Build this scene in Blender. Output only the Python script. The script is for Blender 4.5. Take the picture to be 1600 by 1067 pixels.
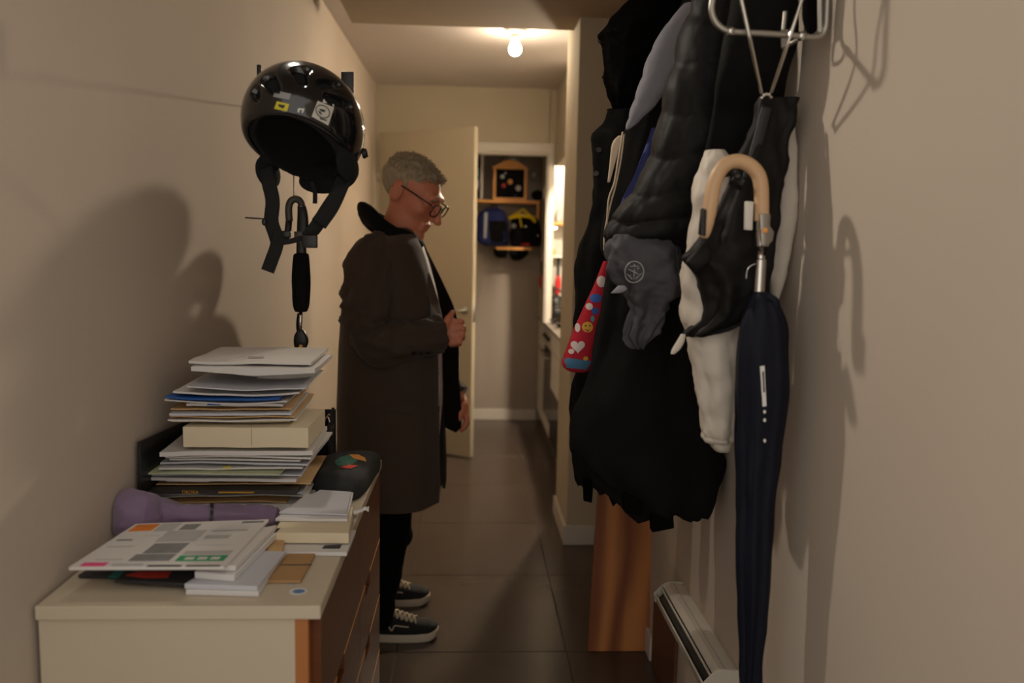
import bpy, bmesh, math, random
import numpy as np
from mathutils import Vector, Matrix, noise
from mathutils.bvhtree import BVHTree

for o in list(bpy.data.objects): bpy.data.objects.remove(o)
S = bpy.context.scene
C = S.collection

# ------------------------------------------------------------------ camera
FPX, CAMZ = 1300.0, 1.42                      # focal length in pixels of the 1600 px wide frame, eye height
YAW, PITCH, ROLL = 0.051896, 0.112728, 0.02
_f = Vector((math.sin(YAW)*math.cos(PITCH), math.cos(YAW)*math.cos(PITCH), -math.sin(PITCH)))
_r0 = Vector((math.cos(YAW), -math.sin(YAW), 0)); _u0 = _r0.cross(_f)
_R = _r0*math.cos(ROLL) + _u0*math.sin(ROLL); _U = _R.cross(_f)
CAM = Vector((0, 0, CAMZ))
cd = bpy.data.cameras.new('camera'); cam = bpy.data.objects.new('camera', cd); C.objects.link(cam)
cd.sensor_width = 36; cd.lens = FPX/1600*36; cd.clip_start = 0.02
cam.matrix_world = Matrix(((_R.x, _U.x, -_f.x, 0), (_R.y, _U.y, -_f.y, 0), (_R.z, _U.z, -_f.z, CAMZ), (0, 0, 0, 1)))
cd.dof.use_dof = True; cd.dof.focus_distance = 2.15; cd.dof.aperture_fstop = 2.2
S.camera = cam

# ------------------------------------------------------------------ world and exposure
w = bpy.data.worlds.new('room_behind'); S.world = w; w.use_nodes = True
w.node_tree.nodes['Background'].inputs[0].default_value = (1.0, 0.925, 0.84, 1)
w.node_tree.nodes['Background'].inputs[1].default_value = 1.05
BULB, KITCHEN_LAMP, KITCHEN_LAMP2, SPOT = 165, 1900, 330, 950
S.view_settings.view_transform = 'Standard'; S.view_settings.look = 'None'
S.view_settings.gamma = 1; S.view_settings.exposure = 0; S.view_settings.use_curve_mapping = False

# ------------------------------------------------------------------ helpers
def ray(x, y): return _f*FPX + _R*(x-800) + _U*(533.5-y)
def P(x, y, Y):
    d = ray(x, y); return CAM + d*(Y/d.y)
def PZ(x, y, z):
    d = ray(x, y); return CAM + d*((z-CAMZ)/d.z)
def PX(x, y, X):
    d = ray(x, y); return CAM + d*(X/d.x)
def lin(c):
    c = c/255.0
    return c/12.92 if c <= 0.04045 else ((c+0.055)/1.055)**2.4
MATS = {}
def mat(name, rgb, rough=0.6, metal=0.0, var=0.0, vscale=6.0, bump=0.0, bscale=80.0, coat=0.0, sheen=0.0, emit=0.0, stretch=None, spec=0.5):
    m = bpy.data.materials.new(name); m.use_nodes = True
    nt = m.node_tree; b = nt.nodes['Principled BSDF']
    col = (lin(rgb[0]), lin(rgb[1]), lin(rgb[2]), 1)
    b.inputs['Base Color'].default_value = col
    b.inputs['Roughness'].default_value = rough; b.inputs['Metallic'].default_value = metal
    b.inputs['Coat Weight'].default_value = coat; b.inputs['Sheen Weight'].default_value = sheen
    b.inputs['Specular IOR Level'].default_value = spec
    if emit:
        b.inputs['Emission Color'].default_value = col; b.inputs['Emission Strength'].default_value = emit
    if var or bump:
        tc = nt.nodes.new('ShaderNodeTexCoord'); mp = nt.nodes.new('ShaderNodeMapping')
        nt.links.new(tc.outputs['Object'], mp.inputs[0])
        if stretch: mp.inputs['Scale'].default_value = stretch
    if var:
        n = nt.nodes.new('ShaderNodeTexNoise'); n.inputs['Scale'].default_value = vscale; n.inputs['Detail'].default_value = 5
        nt.links.new(mp.outputs[0], n.inputs['Vector'])
        mx = nt.nodes.new('ShaderNodeMix'); mx.data_type = 'RGBA'
        lo = [max(0, c*(1-var)) for c in col[:3]]+[1]; hi = [min(1, c*(1+var)) for c in col[:3]]+[1]
        mx.inputs[6].default_value = lo; mx.inputs[7].default_value = hi
        nt.links.new(n.outputs['Fac'], mx.inputs[0]); nt.links.new(mx.outputs[2], b.inputs['Base Color'])
    if bump:
        n2 = nt.nodes.new('ShaderNodeTexNoise'); n2.inputs['Scale'].default_value = bscale; n2.inputs['Detail'].default_value = 3
        nt.links.new(mp.outputs[0], n2.inputs['Vector'])
        bp = nt.nodes.new('ShaderNodeBump'); bp.inputs['Strength'].default_value = bump; bp.inputs['Distance'].default_value = 0.004
        nt.links.new(n2.outputs['Fac'], bp.inputs['Height']); nt.links.new(bp.outputs[0], b.inputs['Normal'])
    MATS[name] = m
    return m

def wloc(o):
    v = Vector((0, 0, 0))
    while o is not None:
        v = v + o.location; o = o.parent
    return v
def tag(o, label=None, cat=None, group=None, kind=None):
    if label: o['label'] = label
    if cat: o['category'] = cat
    if group: o['group'] = group
    if kind: o['kind'] = kind
    return o
def thing(name, label, cat, loc, group=None):
    o = bpy.data.objects.new(name, None); C.objects.link(o); o.location = loc; o.empty_display_size = 0.05
    return tag(o, label, cat, group)
def obj(name, vf, m, parent=None, smooth=True, auto=None):
    """vf = (verts in world space, faces).  Child meshes share their thing's origin."""
    v, f = vf
    v = [Vector(p) for p in v]
    if parent is not None: off = wloc(parent)
    else:
        off = Vector((sum(p.x for p in v)/len(v), sum(p.y for p in v)/len(v), min(p.z for p in v)))
    me = bpy.data.meshes.new(name); me.from_pydata([p-off for p in v], [], f)
    me.validate()
    if smooth:
        me.polygons.foreach_set('use_smooth', [True]*len(me.polygons))
        if auto is not None: me.set_sharp_from_angle(angle=math.radians(auto))
    me.materials.append(MATS[m] if isinstance(m, str) else m)
    o = bpy.data.objects.new(name, me); C.objects.link(o)
    if parent is not None: o.parent = parent
    else: o.location = off
    return o
def join(*parts):
    V, F = [], []
    for v, f in parts:
        n = len(V); V += [Vector(p) for p in v]; F += [tuple(i+n for i in q) for q in f]
    return V, F
def frombm(bm):
    bm.verts.index_update()
    r = [v.co.copy() for v in bm.verts], [tuple(v.index for v in f.verts) for f in bm.faces]
    bm.free(); return r
def box(x0, x1, y0, y1, z0, z1, bev=0.0, seg=2):
    bm = bmesh.new(); bmesh.ops.create_cube(bm, size=1)
    for v in bm.verts:
        v.co = Vector(((x0+x1)/2+v.co.x*(x1-x0), (y0+y1)/2+v.co.y*(y1-y0), (z0+z1)/2+v.co.z*(z1-z0)))
    if bev: bmesh.ops.bevel(bm, geom=bm.edges[:], offset=bev, segments=seg, affect='EDGES', profile=0.5)
    return frombm(bm)
def hexa(b, t):
    """box from 4 bottom and 4 top corner points"""
    return list(b)+list(t), [(3, 2, 1, 0), (4, 5, 6, 7), (0, 1, 5, 4), (1, 2, 6, 5), (2, 3, 7, 6), (3, 0, 4, 7)]
def bevelled(vf, bev, seg=2):
    bm = bmesh.new(); vs = [bm.verts.new(p) for p in vf[0]]
    for f in vf[1]: bm.faces.new([vs[i] for i in f])
    bmesh.ops.recalc_face_normals(bm, faces=bm.faces[:])
    bmesh.ops.bevel(bm, geom=bm.edges[:], offset=bev, segments=seg, affect='EDGES', profile=0.5)
    return frombm(bm)
def xf(vf, M): return [M @ Vector(p) for p in vf[0]], vf[1]
def slab(pts, dvec, bev=0.0):
    """polygon (world points) extruded by dvec"""
    n = len(pts); d = Vector(dvec); pts = [Vector(p) for p in pts]
    vf = pts+[p+d for p in pts], [tuple(range(n-1, -1, -1)), tuple(range(n, 2*n))]+[(i, (i+1) % n, n+(i+1) % n, n+i) for i in range(n)]
    return bevelled(vf, bev) if bev else vf
def smoothpath(pts, per=6):
    pts = [Vector(p) for p in pts]; out = []
    for i in range(len(pts)-1):
        a = pts[max(i-1, 0)]; b = pts[i]; c = pts[i+1]; d = pts[min(i+2, len(pts)-1)]
        for k in range(per):
            t = k/per
            out.append(0.5*((2*b)+(c-a)*t+(2*a-5*b+4*c-d)*t*t+(3*b-a-3*c+d)*t**3))
    out.append(pts[-1]); return out
def tube(pts, r, n=10, flat=None, closed=False, caps=True):
    """sweep; r is a number or a list; flat=(vector, a, b) makes a ribbon of half-width a along vector and half-thickness b"""
    pts = [Vector(p) for p in pts]; m = len(pts); V, F = [], []
    rr = r if isinstance(r, (list, tuple)) else [r]*m
    prev = None
    for i, p in enumerate(pts):
        if closed: t = (pts[(i+1) % m]-pts[i-1]).normalized()
        else: t = (pts[min(i+1, m-1)]-pts[max(i-1, 0)]).normalized()
        if prev is None:
            a = Vector((0, 0, 1)) if abs(t.z) < 0.9 else Vector((1, 0, 0))
            if flat: a = Vector(flat[0])
            u = (a-t*a.dot(t)).normalized()
        else: u = (prev-t*prev.dot(t)).normalized()
        if flat:
            a = Vector(flat[0]); u2 = a-t*a.dot(t)
            if u2.length > 0.15: u = u2.normalized()
        prev = u; v = t.cross(u)
        for k in range(n):
            an = 2*math.pi*k/n
            if flat: V.append(p+u*(flat[1]*max(-1, min(1, 1.3*math.cos(an))))+v*(flat[2]*max(-1, min(1, 1.3*math.sin(an)))))
            else: V.append(p+(u*math.cos(an)+v*math.sin(an))*rr[i])
    mm = m if closed else m-1
    for i in range(mm):
        for k in range(n):
            a = i*n+k; b = i*n+(k+1) % n; j = (i+1) % m
            F.append((a, b, j*n+(k+1) % n, j*n+k))
    if not closed and caps:
        F.append(tuple(range(n-1, -1, -1))); F.append(tuple((m-1)*n+k for k in range(n)))
    return V, F
def lathe(prof, c, n=24, axis=(0, 0, 1)):
    """prof list of (radius, height)"""
    ax = Vector(axis).normalized(); a = Vector((1, 0, 0)) if abs(ax.x) < 0.9 else Vector((0, 1, 0))
    u = (a-ax*a.dot(ax)).normalized(); v = ax.cross(u); c = Vector(c); V, F = [], []
    for r, h in prof:
        for k in range(n):
            an = 2*math.pi*k/n; V.append(c+ax*h+(u*math.cos(an)+v*math.sin(an))*r)
    m = len(prof)
    for i in range(m-1):
        for k in range(n): F.append((i*n+k, i*n+(k+1) % n, (i+1)*n+(k+1) % n, (i+1)*n+k))
    F.append(tuple(range(n-1, -1, -1))); F.append(tuple((m-1)*n+k for k in range(n)))
    return V, F
def ell(c, r, n=20, m=12, M=None):
    V, F = [], []
    for i in range(m+1):
        th = math.pi*i/m
        for k in range(n):
            an = 2*math.pi*k/n
            p = Vector((r[0]*math.sin(th)*math.cos(an), r[1]*math.sin(th)*math.sin(an), r[2]*math.cos(th)))
            if M is not None: p = M @ p
            V.append(Vector(c)+p)
    for i in range(m):
        for k in range(n): F.append((i*n+k, (i+1)*n+k, (i+1)*n+(k+1) % n, i*n+(k+1) % n))
    return V, F
def fbm(p, o=3):
    s, a = 0.0, 1.0; p = Vector(p)
    for _ in range(o):
        s += a*noise.noise(p); p = p*2.03; a *= 0.5
    return s
def loft(rows, n=56, per=6, fold=0.0, freq=5.0, nz=0.0, nscale=8.0, quilt=0.0, qn=0, seed=0.0, flat=0.75, arc=None, hem=0.0, thick=0.006):
    """closed body through rows (y, x_left, x_right, Y, half depth): edges taken from the photo, depth real.
    arc=(t0,t1): an open shell of given thickness instead of a closed body"""
    pts = []
    for r in rows:
        pts.append(r)
    up = []
    arr = [Vector((r[0], r[1], r[2], r[3])) for r in pts]; th = [r[4] for r in pts]
    for i in range(len(arr)-1):
        a = arr[max(i-1, 0)]; b = arr[i]; c = arr[i+1]; d = arr[min(i+2, len(arr)-1)]
        for k in range(per):
            t = k/per
            q = 0.5*((2*b)+(c-a)*t+(2*a-5*b+4*c-d)*t*t+(3*b-a-3*c+d)*t**3)
            up.append((q, th[i]*(1-t)+th[i+1]*t))
    up.append((arr[-1], th[-1])); m = len(up); V, F = [], []
    for i, (q, h) in enumerate(up):
        L = P(q[1], q[0], q[3]); Rr = P(q[2], q[0], q[3]); v = i/(m-1)
        cen = (L+Rr)*0.5; hx = (Rr-L)*0.5
        for k in range(n):
            an = 2*math.pi*k/n if arc is None else arc[0]+(arc[1]-arc[0])*k/(n-1)
            cs, sn = math.cos(an), math.sin(an)
            ex = abs(cs)**flat*(1 if cs > 0 else -1); ey = abs(sn)**flat*(1 if sn > 0 else -1)
            p = cen - hx*ex + Vector((0, -1, 0))*(h*ey)
            s1 = abs(sn)
            d = 0.0
            if fold: d += fold*math.sin(freq*an+2.2*fbm((an*1.1+seed, v*2.3, seed)))*(0.25+0.75*v)
            if nz: d += nz*fbm((p.x*nscale+seed, p.y*nscale, p.z*nscale*0.7), 3)
            if quilt:
                d += quilt*(abs(math.sin(math.pi*qn*v+0.5*math.sin(an*2+seed)))**0.6-0.6)
            nrm = Vector((-cs/max(hx.length, 1e-3), -sn/max(h, 1e-3), 0)).normalized()
            p = p+nrm*d
            if hem and v > 0.9: p.z += hem*fbm((an*2.5+seed, seed, 3.1), 3)*(v-0.9)/0.1
            V.append(p)
    if arc is None:
        for i in range(m-1):
            for k in range(n): F.append((i*n+k, (i+1)*n+k, (i+1)*n+(k+1) % n, i*n+(k+1) % n))
        for i, rev in ((0, False), (m-1, True)):
            c = len(V); V.append(sum((V[i*n+k] for k in range(n)), Vector())/n)
            for k in range(n):
                q = (i*n+k, i*n+(k+1) % n, c); F.append(q[::-1] if rev else q)
    else:
        N = len(V); inner = []
        for i in range(m):
            cen = sum((V[i*n+k] for k in range(n)), Vector())/n
            for k in range(n):
                a = V[i*n+max(k-1, 0)]; b = V[i*n+min(k+1, n-1)]; t = (b-a)
                nr = Vector((-t.y, t.x, 0)).normalized()
                if nr.dot(V[i*n+k]-cen) > 0: nr = -nr
                inner.append(V[i*n+k]+nr*thick)
        V += inner
        for i in range(m-1):
            for k in range(n-1):
                a, b, c, d = i*n+k, (i+1)*n+k, (i+1)*n+k+1, i*n+k+1
                F.append((a, b, c, d)); F.append((N+d, N+c, N+b, N+a))
            for k in (0, n-1): F.append((i*n+k, N+i*n+k, N+(i+1)*n+k, (i+1)*n+k))
        for i in (0, m-1):
            for k in range(n-1): F.append((i*n+k, i*n+k+1, N+i*n+k+1, N+i*n+k))
    return V, F
def bvh(vf): return BVHTree.FromPolygons([Vector(p) for p in vf[0]], vf[1])
def castpx(T, x, y, off):
    d = ray(x, y).normalized(); h = T.ray_cast(CAM, d)
    if h[0] is None: return None
    nn = h[1] if h[1].dot(d) < 0 else -h[1]
    return h[0]+nn*off
def decal(name, T, quad, m, parent, off=0.0012, nx=5, ny=4, Yfall=None):
    """small flat piece lying on a surface; quad = 4 photo corners tl,tr,br,bl"""
    V, F = [], []
    for j in range(ny+1):
        for i in range(nx+1):
            u, v = i/nx, j/ny
            a = (quad[0][0]*(1-u)+quad[1][0]*u, quad[0][1]*(1-u)+quad[1][1]*u); b = (quad[3][0]*(1-u)+quad[2][0]*u, quad[3][1]*(1-u)+quad[2][1]*u)
            h = castpx(T, a[0]*(1-v)+b[0]*v, a[1]*(1-v)+b[1]*v, off)
            if h is None: return None
            V.append(h)
    for j in range(ny):
        for i in range(nx): F.append((j*(nx+1)+i, (j+1)*(nx+1)+i, (j+1)*(nx+1)+i+1, j*(nx+1)+i+1))
    return obj(name, (V, F), m, parent)
def decaldisc(name, T, outline, m, parent, off=0.0012, rings=3):
    cx = sum(p[0] for p in outline)/len(outline); cy = sum(p[1] for p in outline)/len(outline); n = len(outline)
    h = castpx(T, cx, cy, off)
    if h is None: return None
    V, F = [h], []
    for r in range(1, rings+1):
        for p in outline:
            h = castpx(T, cx+(p[0]-cx)*r/rings, cy+(p[1]-cy)*r/rings, off)
            if h is None: return None
            V.append(h)
    for k in range(n):
        F.append((0, 1+k, 1+(k+1) % n))
        for r in range(rings-1):
            a = 1+r*n; F.append((a+k, a+n+k, a+n+(k+1) % n, a+(k+1) % n))
    return obj(name, (V, F), m, parent)
def circ(cx, cy, rx, ry=None, n=16, a0=0.0):
    ry = rx if ry is None else ry
    return [(cx+rx*math.cos(2*math.pi*k/n+a0), cy+ry*math.sin(2*math.pi*k/n+a0)) for k in range(n)]
def heart(cx, cy, s):
    return [(cx+s*16*math.sin(t)**3/16, cy-s*(13*math.cos(t)-5*math.cos(2*t)-2*math.cos(3*t)-math.cos(4*t))/16) for t in [2*math.pi*k/22 for k in range(22)]]
def text(name, body, size, m, parent, M, extrude=0.0004):
    cu = bpy.data.curves.new(name, 'FONT'); cu.body = body; cu.size = size; cu.extrude = extrude; cu.align_x = 'CENTER'; cu.align_y = 'CENTER'
    t = bpy.data.objects.new(name, cu); C.objects.link(t)
    dg = bpy.context.evaluated_depsgraph_get(); me = bpy.data.meshes.new_from_object(t.evaluated_get(dg))
    bpy.data.objects.remove(t); V = [M @ v.co for v in me.vertices]; F = [tuple(p.vertices) for p in me.polygons]
    return obj(name, (V, F), m, parent, smooth=False)

# ---- signed-distance modelling for bodies and shells
class Grid:
    def __init__(s, xs, ys, zs):
        s.xs, s.ys, s.zs = [np.asarray(a, np.float32) for a in (xs, ys, zs)]
        s.v = np.full((len(xs), len(ys), len(zs)), 0.5, np.float32)
    def block(s, lo, hi):
        sl = []
        for a, l, h in zip((s.xs, s.ys, s.zs), lo, hi):
            sl.append(slice(max(0, int(np.searchsorted(a, l))-1), min(len(a), int(np.searchsorted(a, h))+1)))
        return tuple(sl)
    def op(s, fn, lo, hi, k=0.01, sub=False, inter=False):
        b = s.block(lo, hi)
        if any(q.stop <= q.start for q in b): return
        X, Y, Z = np.meshgrid(s.xs[b[0]], s.ys[b[1]], s.zs[b[2]], indexing='ij')
        d = fn(X, Y, Z).astype(np.float32); a = s.v[b]
        if sub or inter:
            d2 = -d if sub else d
            h = np.maximum(k-np.abs(a-d2), 0)/k; s.v[b] = np.maximum(a, d2)+h*h*k*0.25
        else:
            h = np.maximum(k-np.abs(a-d), 0)/k; s.v[b] = np.minimum(a, d)-h*h*k*0.25
    def mesh(s):
        v = s.v; ins = v < 0
        n = ins[:-1, :-1, :-1].astype(np.int8)
        c = np.zeros_like(n)
        for dx in (0, 1):
            for dy in (0, 1):
                for dz in (0, 1):
                    c += ins[dx:dx+n.shape[0], dy:dy+n.shape[1], dz:dz+n.shape[2]]
        I, J, K = np.nonzero((c > 0) & (c < 8))
        idx = np.full(n.shape, -1, np.int64); idx[I, J, K] = np.arange(len(I))
        acc = np.zeros((len(I), 3)); cnt = np.zeros(len(I))
        co = (s.xs, s.ys, s.zs)
        for ax in range(3):
            o1, o2 = [a for a in range(3) if a != ax]
            for e1 in (0, 1):
                for e2 in (0, 1):
                    p = [I.copy(), J.copy(), K.copy()]; p[o1] = p[o1]+e1; p[o2] = p[o2]+e2
                    q = [a.copy() for a in p]; q[ax] = q[ax]+1
                    va = v[tuple(p)]; vb = v[tuple(q)]; m = (va < 0) != (vb < 0)
                    t = np.where(m, va/np.where(m, va-vb, 1), 0)
                    pos = np.stack([co[a][p[a]] for a in range(3)], 1).astype(np.float64)
                    pos[:, ax] += t*(co[ax][q[ax]]-co[ax][p[ax]])
                    acc[m] += pos[m]; cnt[m] += 1
        V = acc/cnt[:, None]; F = []
        for ax in range(3):
            o1, o2 = [(1, 2), (2, 0), (0, 1)][ax]
            sa = [slice(None)]*3; sb = [slice(None)]*3; sa[ax] = slice(None, -1); sb[ax] = slice(1, None)
            a = ins[tuple(sa)]; b = ins[tuple(sb)]
            Q = np.stack(np.nonzero(a != b), 1)
            ok = (Q[:, o1] > 0) & (Q[:, o2] > 0) & (Q[:, o1] < v.shape[o1]-1) & (Q[:, o2] < v.shape[o2]-1)
            Q = Q[ok]; fl = a[tuple(Q.T)]
            def cell(d1, d2):
                q = Q.copy(); q[:, o1] -= d1; q[:, o2] -= d2; return idx[tuple(q.T)]
            f = np.stack([cell(1, 1), cell(0, 1), cell(0, 0), cell(1, 0)], 1)
            f[~fl] = f[~fl][:, ::-1]; F.append(f)
        F = np.concatenate(F); return [Vector(p) for p in V.tolist()], [tuple(q) for q in F.tolist()]
def sd_caps(a, b, ra, rb):
    a = np.array(a, np.float32); b = np.array(b, np.float32); ab = b-a; L = float(ab @ ab)
    def fn(X, Y, Z):
        t = np.clip(((X-a[0])*ab[0]+(Y-a[1])*ab[1]+(Z-a[2])*ab[2])/L, 0, 1)
        return np.sqrt((X-a[0]-t*ab[0])**2+(Y-a[1]-t*ab[1])**2+(Z-a[2]-t*ab[2])**2)-(ra+(rb-ra)*t)
    return fn
def sd_ell(c, r):
    def fn(X, Y, Z):
        k0 = np.sqrt(((X-c[0])/r[0])**2+((Y-c[1])/r[1])**2+((Z-c[2])/r[2])**2)+1e-6
        k1 = np.sqrt(((X-c[0])/r[0]**2)**2+((Y-c[1])/r[1]**2)**2+((Z-c[2])/r[2]**2)**2)+1e-6
        return k0*(k0-1)/k1
    return fn

# ------------------------------------------------------------------ materials
mat('wall_paint', (196, 182, 166), 0.85, var=0.04, vscale=3, bump=0.12, bscale=260)
mat('far_wall_paint', (188, 177, 155), 0.85, var=0.04, vscale=3, bump=0.08, bscale=200)
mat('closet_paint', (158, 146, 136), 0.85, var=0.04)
mat('ceiling_paint', (196, 186, 178), 0.9, var=0.03)
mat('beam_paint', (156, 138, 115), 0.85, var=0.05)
mat('white_trim', (205, 198, 188), 0.45); mat('door_cream', (186, 175, 152), 0.45)
mat('grout', (60, 51, 45), 0.6)
mat('floor_tile', (74, 62, 54), 0.27, var=0.16, vscale=5, bump=0.04, bscale=30)
mat('bulb_glass', (255, 234, 204), 0.3, emit=BULB)
mat('kitchen_bulb', (255, 236, 208), 0.3, emit=KITCHEN_LAMP)
mat('kitchen_bulb_two', (255, 236, 208), 0.3, emit=KITCHEN_LAMP2)
mat('white_plastic', (215, 210, 200), 0.4)
mat('kitchen_white', (225, 220, 210), 0.35)
mat('kitchen_tile', (184, 180, 172), 0.3, var=0.03)
mat('worktop', (110, 100, 92), 0.35, var=0.15, vscale=40)
mat('oven_glass', (22, 20, 20), 0.12)
mat('steel', (190, 188, 182), 0.28, metal=1.0)
mat('chrome', (215, 213, 208), 0.12, metal=1.0)
mat('zinc', (168, 164, 156), 0.38, metal=0.9)
mat('pine', (214, 150, 76), 0.5, var=0.2, vscale=6, stretch=(1, 1, 9))
mat('black_plastic', (20, 20, 21), 0.42)
mat('black_cloth', (17, 16, 16), 0.9, spec=.12, bump=0.3, bscale=400)
mat('navy_cloth', (24, 34, 92), 0.8, bump=0.2)
mat('red_plastic', (190, 30, 26), 0.4)
mat('yellow_cloth', (226, 196, 24), 0.8)
mat('teal', (32, 120, 118), 0.7)
mat('pale_grey', (170, 172, 172), 0.7)
mat('white_paint', (230, 228, 222), 0.6)
mat('red_badge', (176, 40, 48), 0.6)
mat('orange_print', (225, 120, 30), 0.7)

# ------------------------------------------------------------------ the setting
def struct(name, vf, m, parent=None, smooth=False):
    o = obj(name, vf, m, parent, smooth=smooth); o['kind'] = 'structure'; return o
def XL(Y): return -0.735+(Y-1.43)*0.00985           # left wall
XR, YB, ZC, YN = 0.655, 6.10, 2.55, 6.775            # right wall, cross wall, ceiling, closet back
fl = struct('floor', box(-1.0, 1.7, -0.9, 6.9, -0.06, -0.004), 'grout')
tm = None
for iy in range(-3, 7):
    for ix in range(-3, 3):
        x0 = 0.36+0.6*ix; y0 = 2.794+0.69*iy
        if x0 < -1.1 or x0 > 1.2: continue
        if tm is None:
            t = obj('tile', xf(box(0.0015, 0.5985, 0.0015, 0.6885, -0.006, 0.0, 0.0012, 1), Matrix.Translation((x0, y0, 0))), 'floor_tile', fl, smooth=False)
            tm = t.data; bx, by = x0, y0
        else:
            t = bpy.data.objects.new('tile', tm); C.objects.link(t); t.parent = fl; t.location = (x0-bx, y0-by, 0)
struct('wall_left', hexa([(XL(.2)-.12, .2, 0), (XL(.2), .2, 0), (XL(YB), YB, 0), (XL(YB)-.12, YB, 0)], [(XL(.2)-.12, .2, ZC), (XL(.2), .2, ZC), (XL(YB), YB, ZC), (XL(YB)-.12, YB, ZC)]), 'wall_paint')
struct('wall_right', box(XR, XR+.1, .2, 4.355, 0, ZC), 'wall_paint')
struct('wall_stub', box(.48, XR, 3.867, 4.355, 0, ZC, .004, 2), 'far_wall_paint', smooth=False)
struct('wall_header', box(.603, .70, 5.25, YB, 2.01, ZC), 'far_wall_paint')
struct('wall_back', join(box(-.85, -.27, YB, YB+.09, 0, ZC), box(-.27, .555, YB, YB+.09, 2.10, ZC)), 'far_wall_paint')
struct('wall_partition', box(.56, .603, YB, YN, .87, ZC), 'far_wall_paint')
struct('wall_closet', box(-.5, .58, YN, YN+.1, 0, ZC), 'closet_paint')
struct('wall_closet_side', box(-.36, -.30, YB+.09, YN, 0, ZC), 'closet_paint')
struct('wall_kitchen', box(.58, 1.7, YN, YN+.1, 0, ZC), 'kitchen_tile')
struct('wall_kitchen_side', box(1.62, 1.72, 4.3, YN, 0, ZC), 'kitchen_tile')
struct('wall_kitchen_front', box(XR+.1, 1.7, 4.25, 4.355, 0, ZC), 'kitchen_tile')
struct('ceiling', box(-1.0, 1.8, 1.0, 6.95, ZC, ZC+.1), 'ceiling_paint')
struct('beam', box(-.572, XR, 1.0, 4.10, 2.455, ZC), 'beam_paint')
fr = struct('trim_1', box(-.335, .593, YB-.014, YB, 2.10, 2.167, .003, 2), 'white_trim')
struct('trim_side', box(.556, .593, YB-.014, YB, .87, 2.10, .003, 2), 'white_trim', fr)
struct('trim_side', box(-.335, -.27, YB-.014, YB, 0, 2.10, .003, 2), 'white_trim', fr)
struct('trim_inner', box(.545, .56, YB, YB+.10, .87, 2.10, .002, 2), 'white_trim', fr)
struct('trim_inner', box(-.27, .545, YB, YB+.10, 2.085, 2.10, .002, 2), 'white_trim', fr)
struct('baseboard_back', box(-.30, .56, YN-.014, YN, 0, .088, .003, 2), 'white_trim')
struct('baseboard_stub', join(box(.466, .48, 3.853, 4.355, 0, .095, .003, 2), box(.48, XR, 3.853, 3.867, 0, .095, .003, 2)), 'white_trim')
struct('baseboard_right', box(.641, XR, 2.72, 3.853, 0, .085, .003, 2), 'white_trim')
struct('baseboard_left', hexa([(XL(2.6), 2.6, 0), (XL(2.6)+.013, 2.6, 0), (XL(YB)+.013, YB, 0), (XL(YB), YB, 0)], [(XL(2.6), 2.6, .085), (XL(2.6)+.013, 2.6, .085), (XL(YB)+.013, YB, .085), (XL(YB), YB, .085)]), 'white_trim')
# open white door
hx, hy, ex, ey = -.638, 5.912, .018, 5.478
du = Vector((ex-hx, ey-hy, 0)); dl = du.length; du.normalize(); dn = Vector((du.y, -du.x, 0))
DM = Matrix(((du.x, -dn.x, 0, hx), (du.y, -dn.y, 0, hy), (0, 0, 1, 0), (0, 0, 0, 1)))
door = struct('door_1', xf(box(0, dl, 0, .04, .008, 2.189, .003, 2), DM), 'door_cream')
tag(door, 'plain white interior door standing half open behind the man')
def lever(side):
    y = -.001 if side < 0 else .041
    s = -1 if side < 0 else 1
    return join(xf(lathe([(.024, 0), (.026, .004), (.022, .009), (.009, .011), (.009, .05)], (0, 0, 0), 20, (0, s, 0)), DM @ Matrix.Translation((dl-.06, y, 1.0))),
                xf(tube(smoothpath([(dl-.06, y+s*.045, 1.0), (dl-.075, y+s*.052, 1.0), (dl-.11, y+s*.052, 1.0), (dl-.165, y+s*.05, 1.0)], 5), .008, 10), DM))
obj('handle', lever(-1), 'steel', door); obj('handle', lever(1), 'steel', door)
obj('latch_plate', xf(box(dl-.001, dl+.002, .008, .032, .92, 1.06, .001, 1), DM), 'steel', door)
for z in (.25, 1.9): obj('hinge', xf(lathe([(.007, -.045), (.007, .045)], (0, 0, 0), 12), DM @ Matrix.Translation((-.006, -.004, z))), 'steel', door)

# ------------------------------------------------------------------ lamps
BX, BY = .22, 4.506
lamp = thing('ceiling_light', 'bare glowing round bulb in a white ceiling socket', 'lamp', (BX, BY, 2.42))
obj('ceiling_rose', lathe([(.0, .13), (.055, .13), (.055, .118), (.045, .112), (.036, .108), (.036, .108)], (BX, BY, 2.42), 32), 'white_plastic', lamp, auto=40)
obj('socket', lathe([(.026, .112), (.026, .088), (.022, .082), (.017, .078)], (BX, BY, 2.42), 24), 'white_plastic', lamp, auto=40)
prof = [(.0005, .0)]+[(.032*math.sin(a), .032-.032*math.cos(a)) for a in [math.pi*k/14 for k in range(1, 10)]]+[(.0225, .060), (.018, .070), (.015, .079)]
obj('bulb', lathe(prof, (BX, BY, 2.42), 32), 'bulb_glass', lamp)

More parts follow.
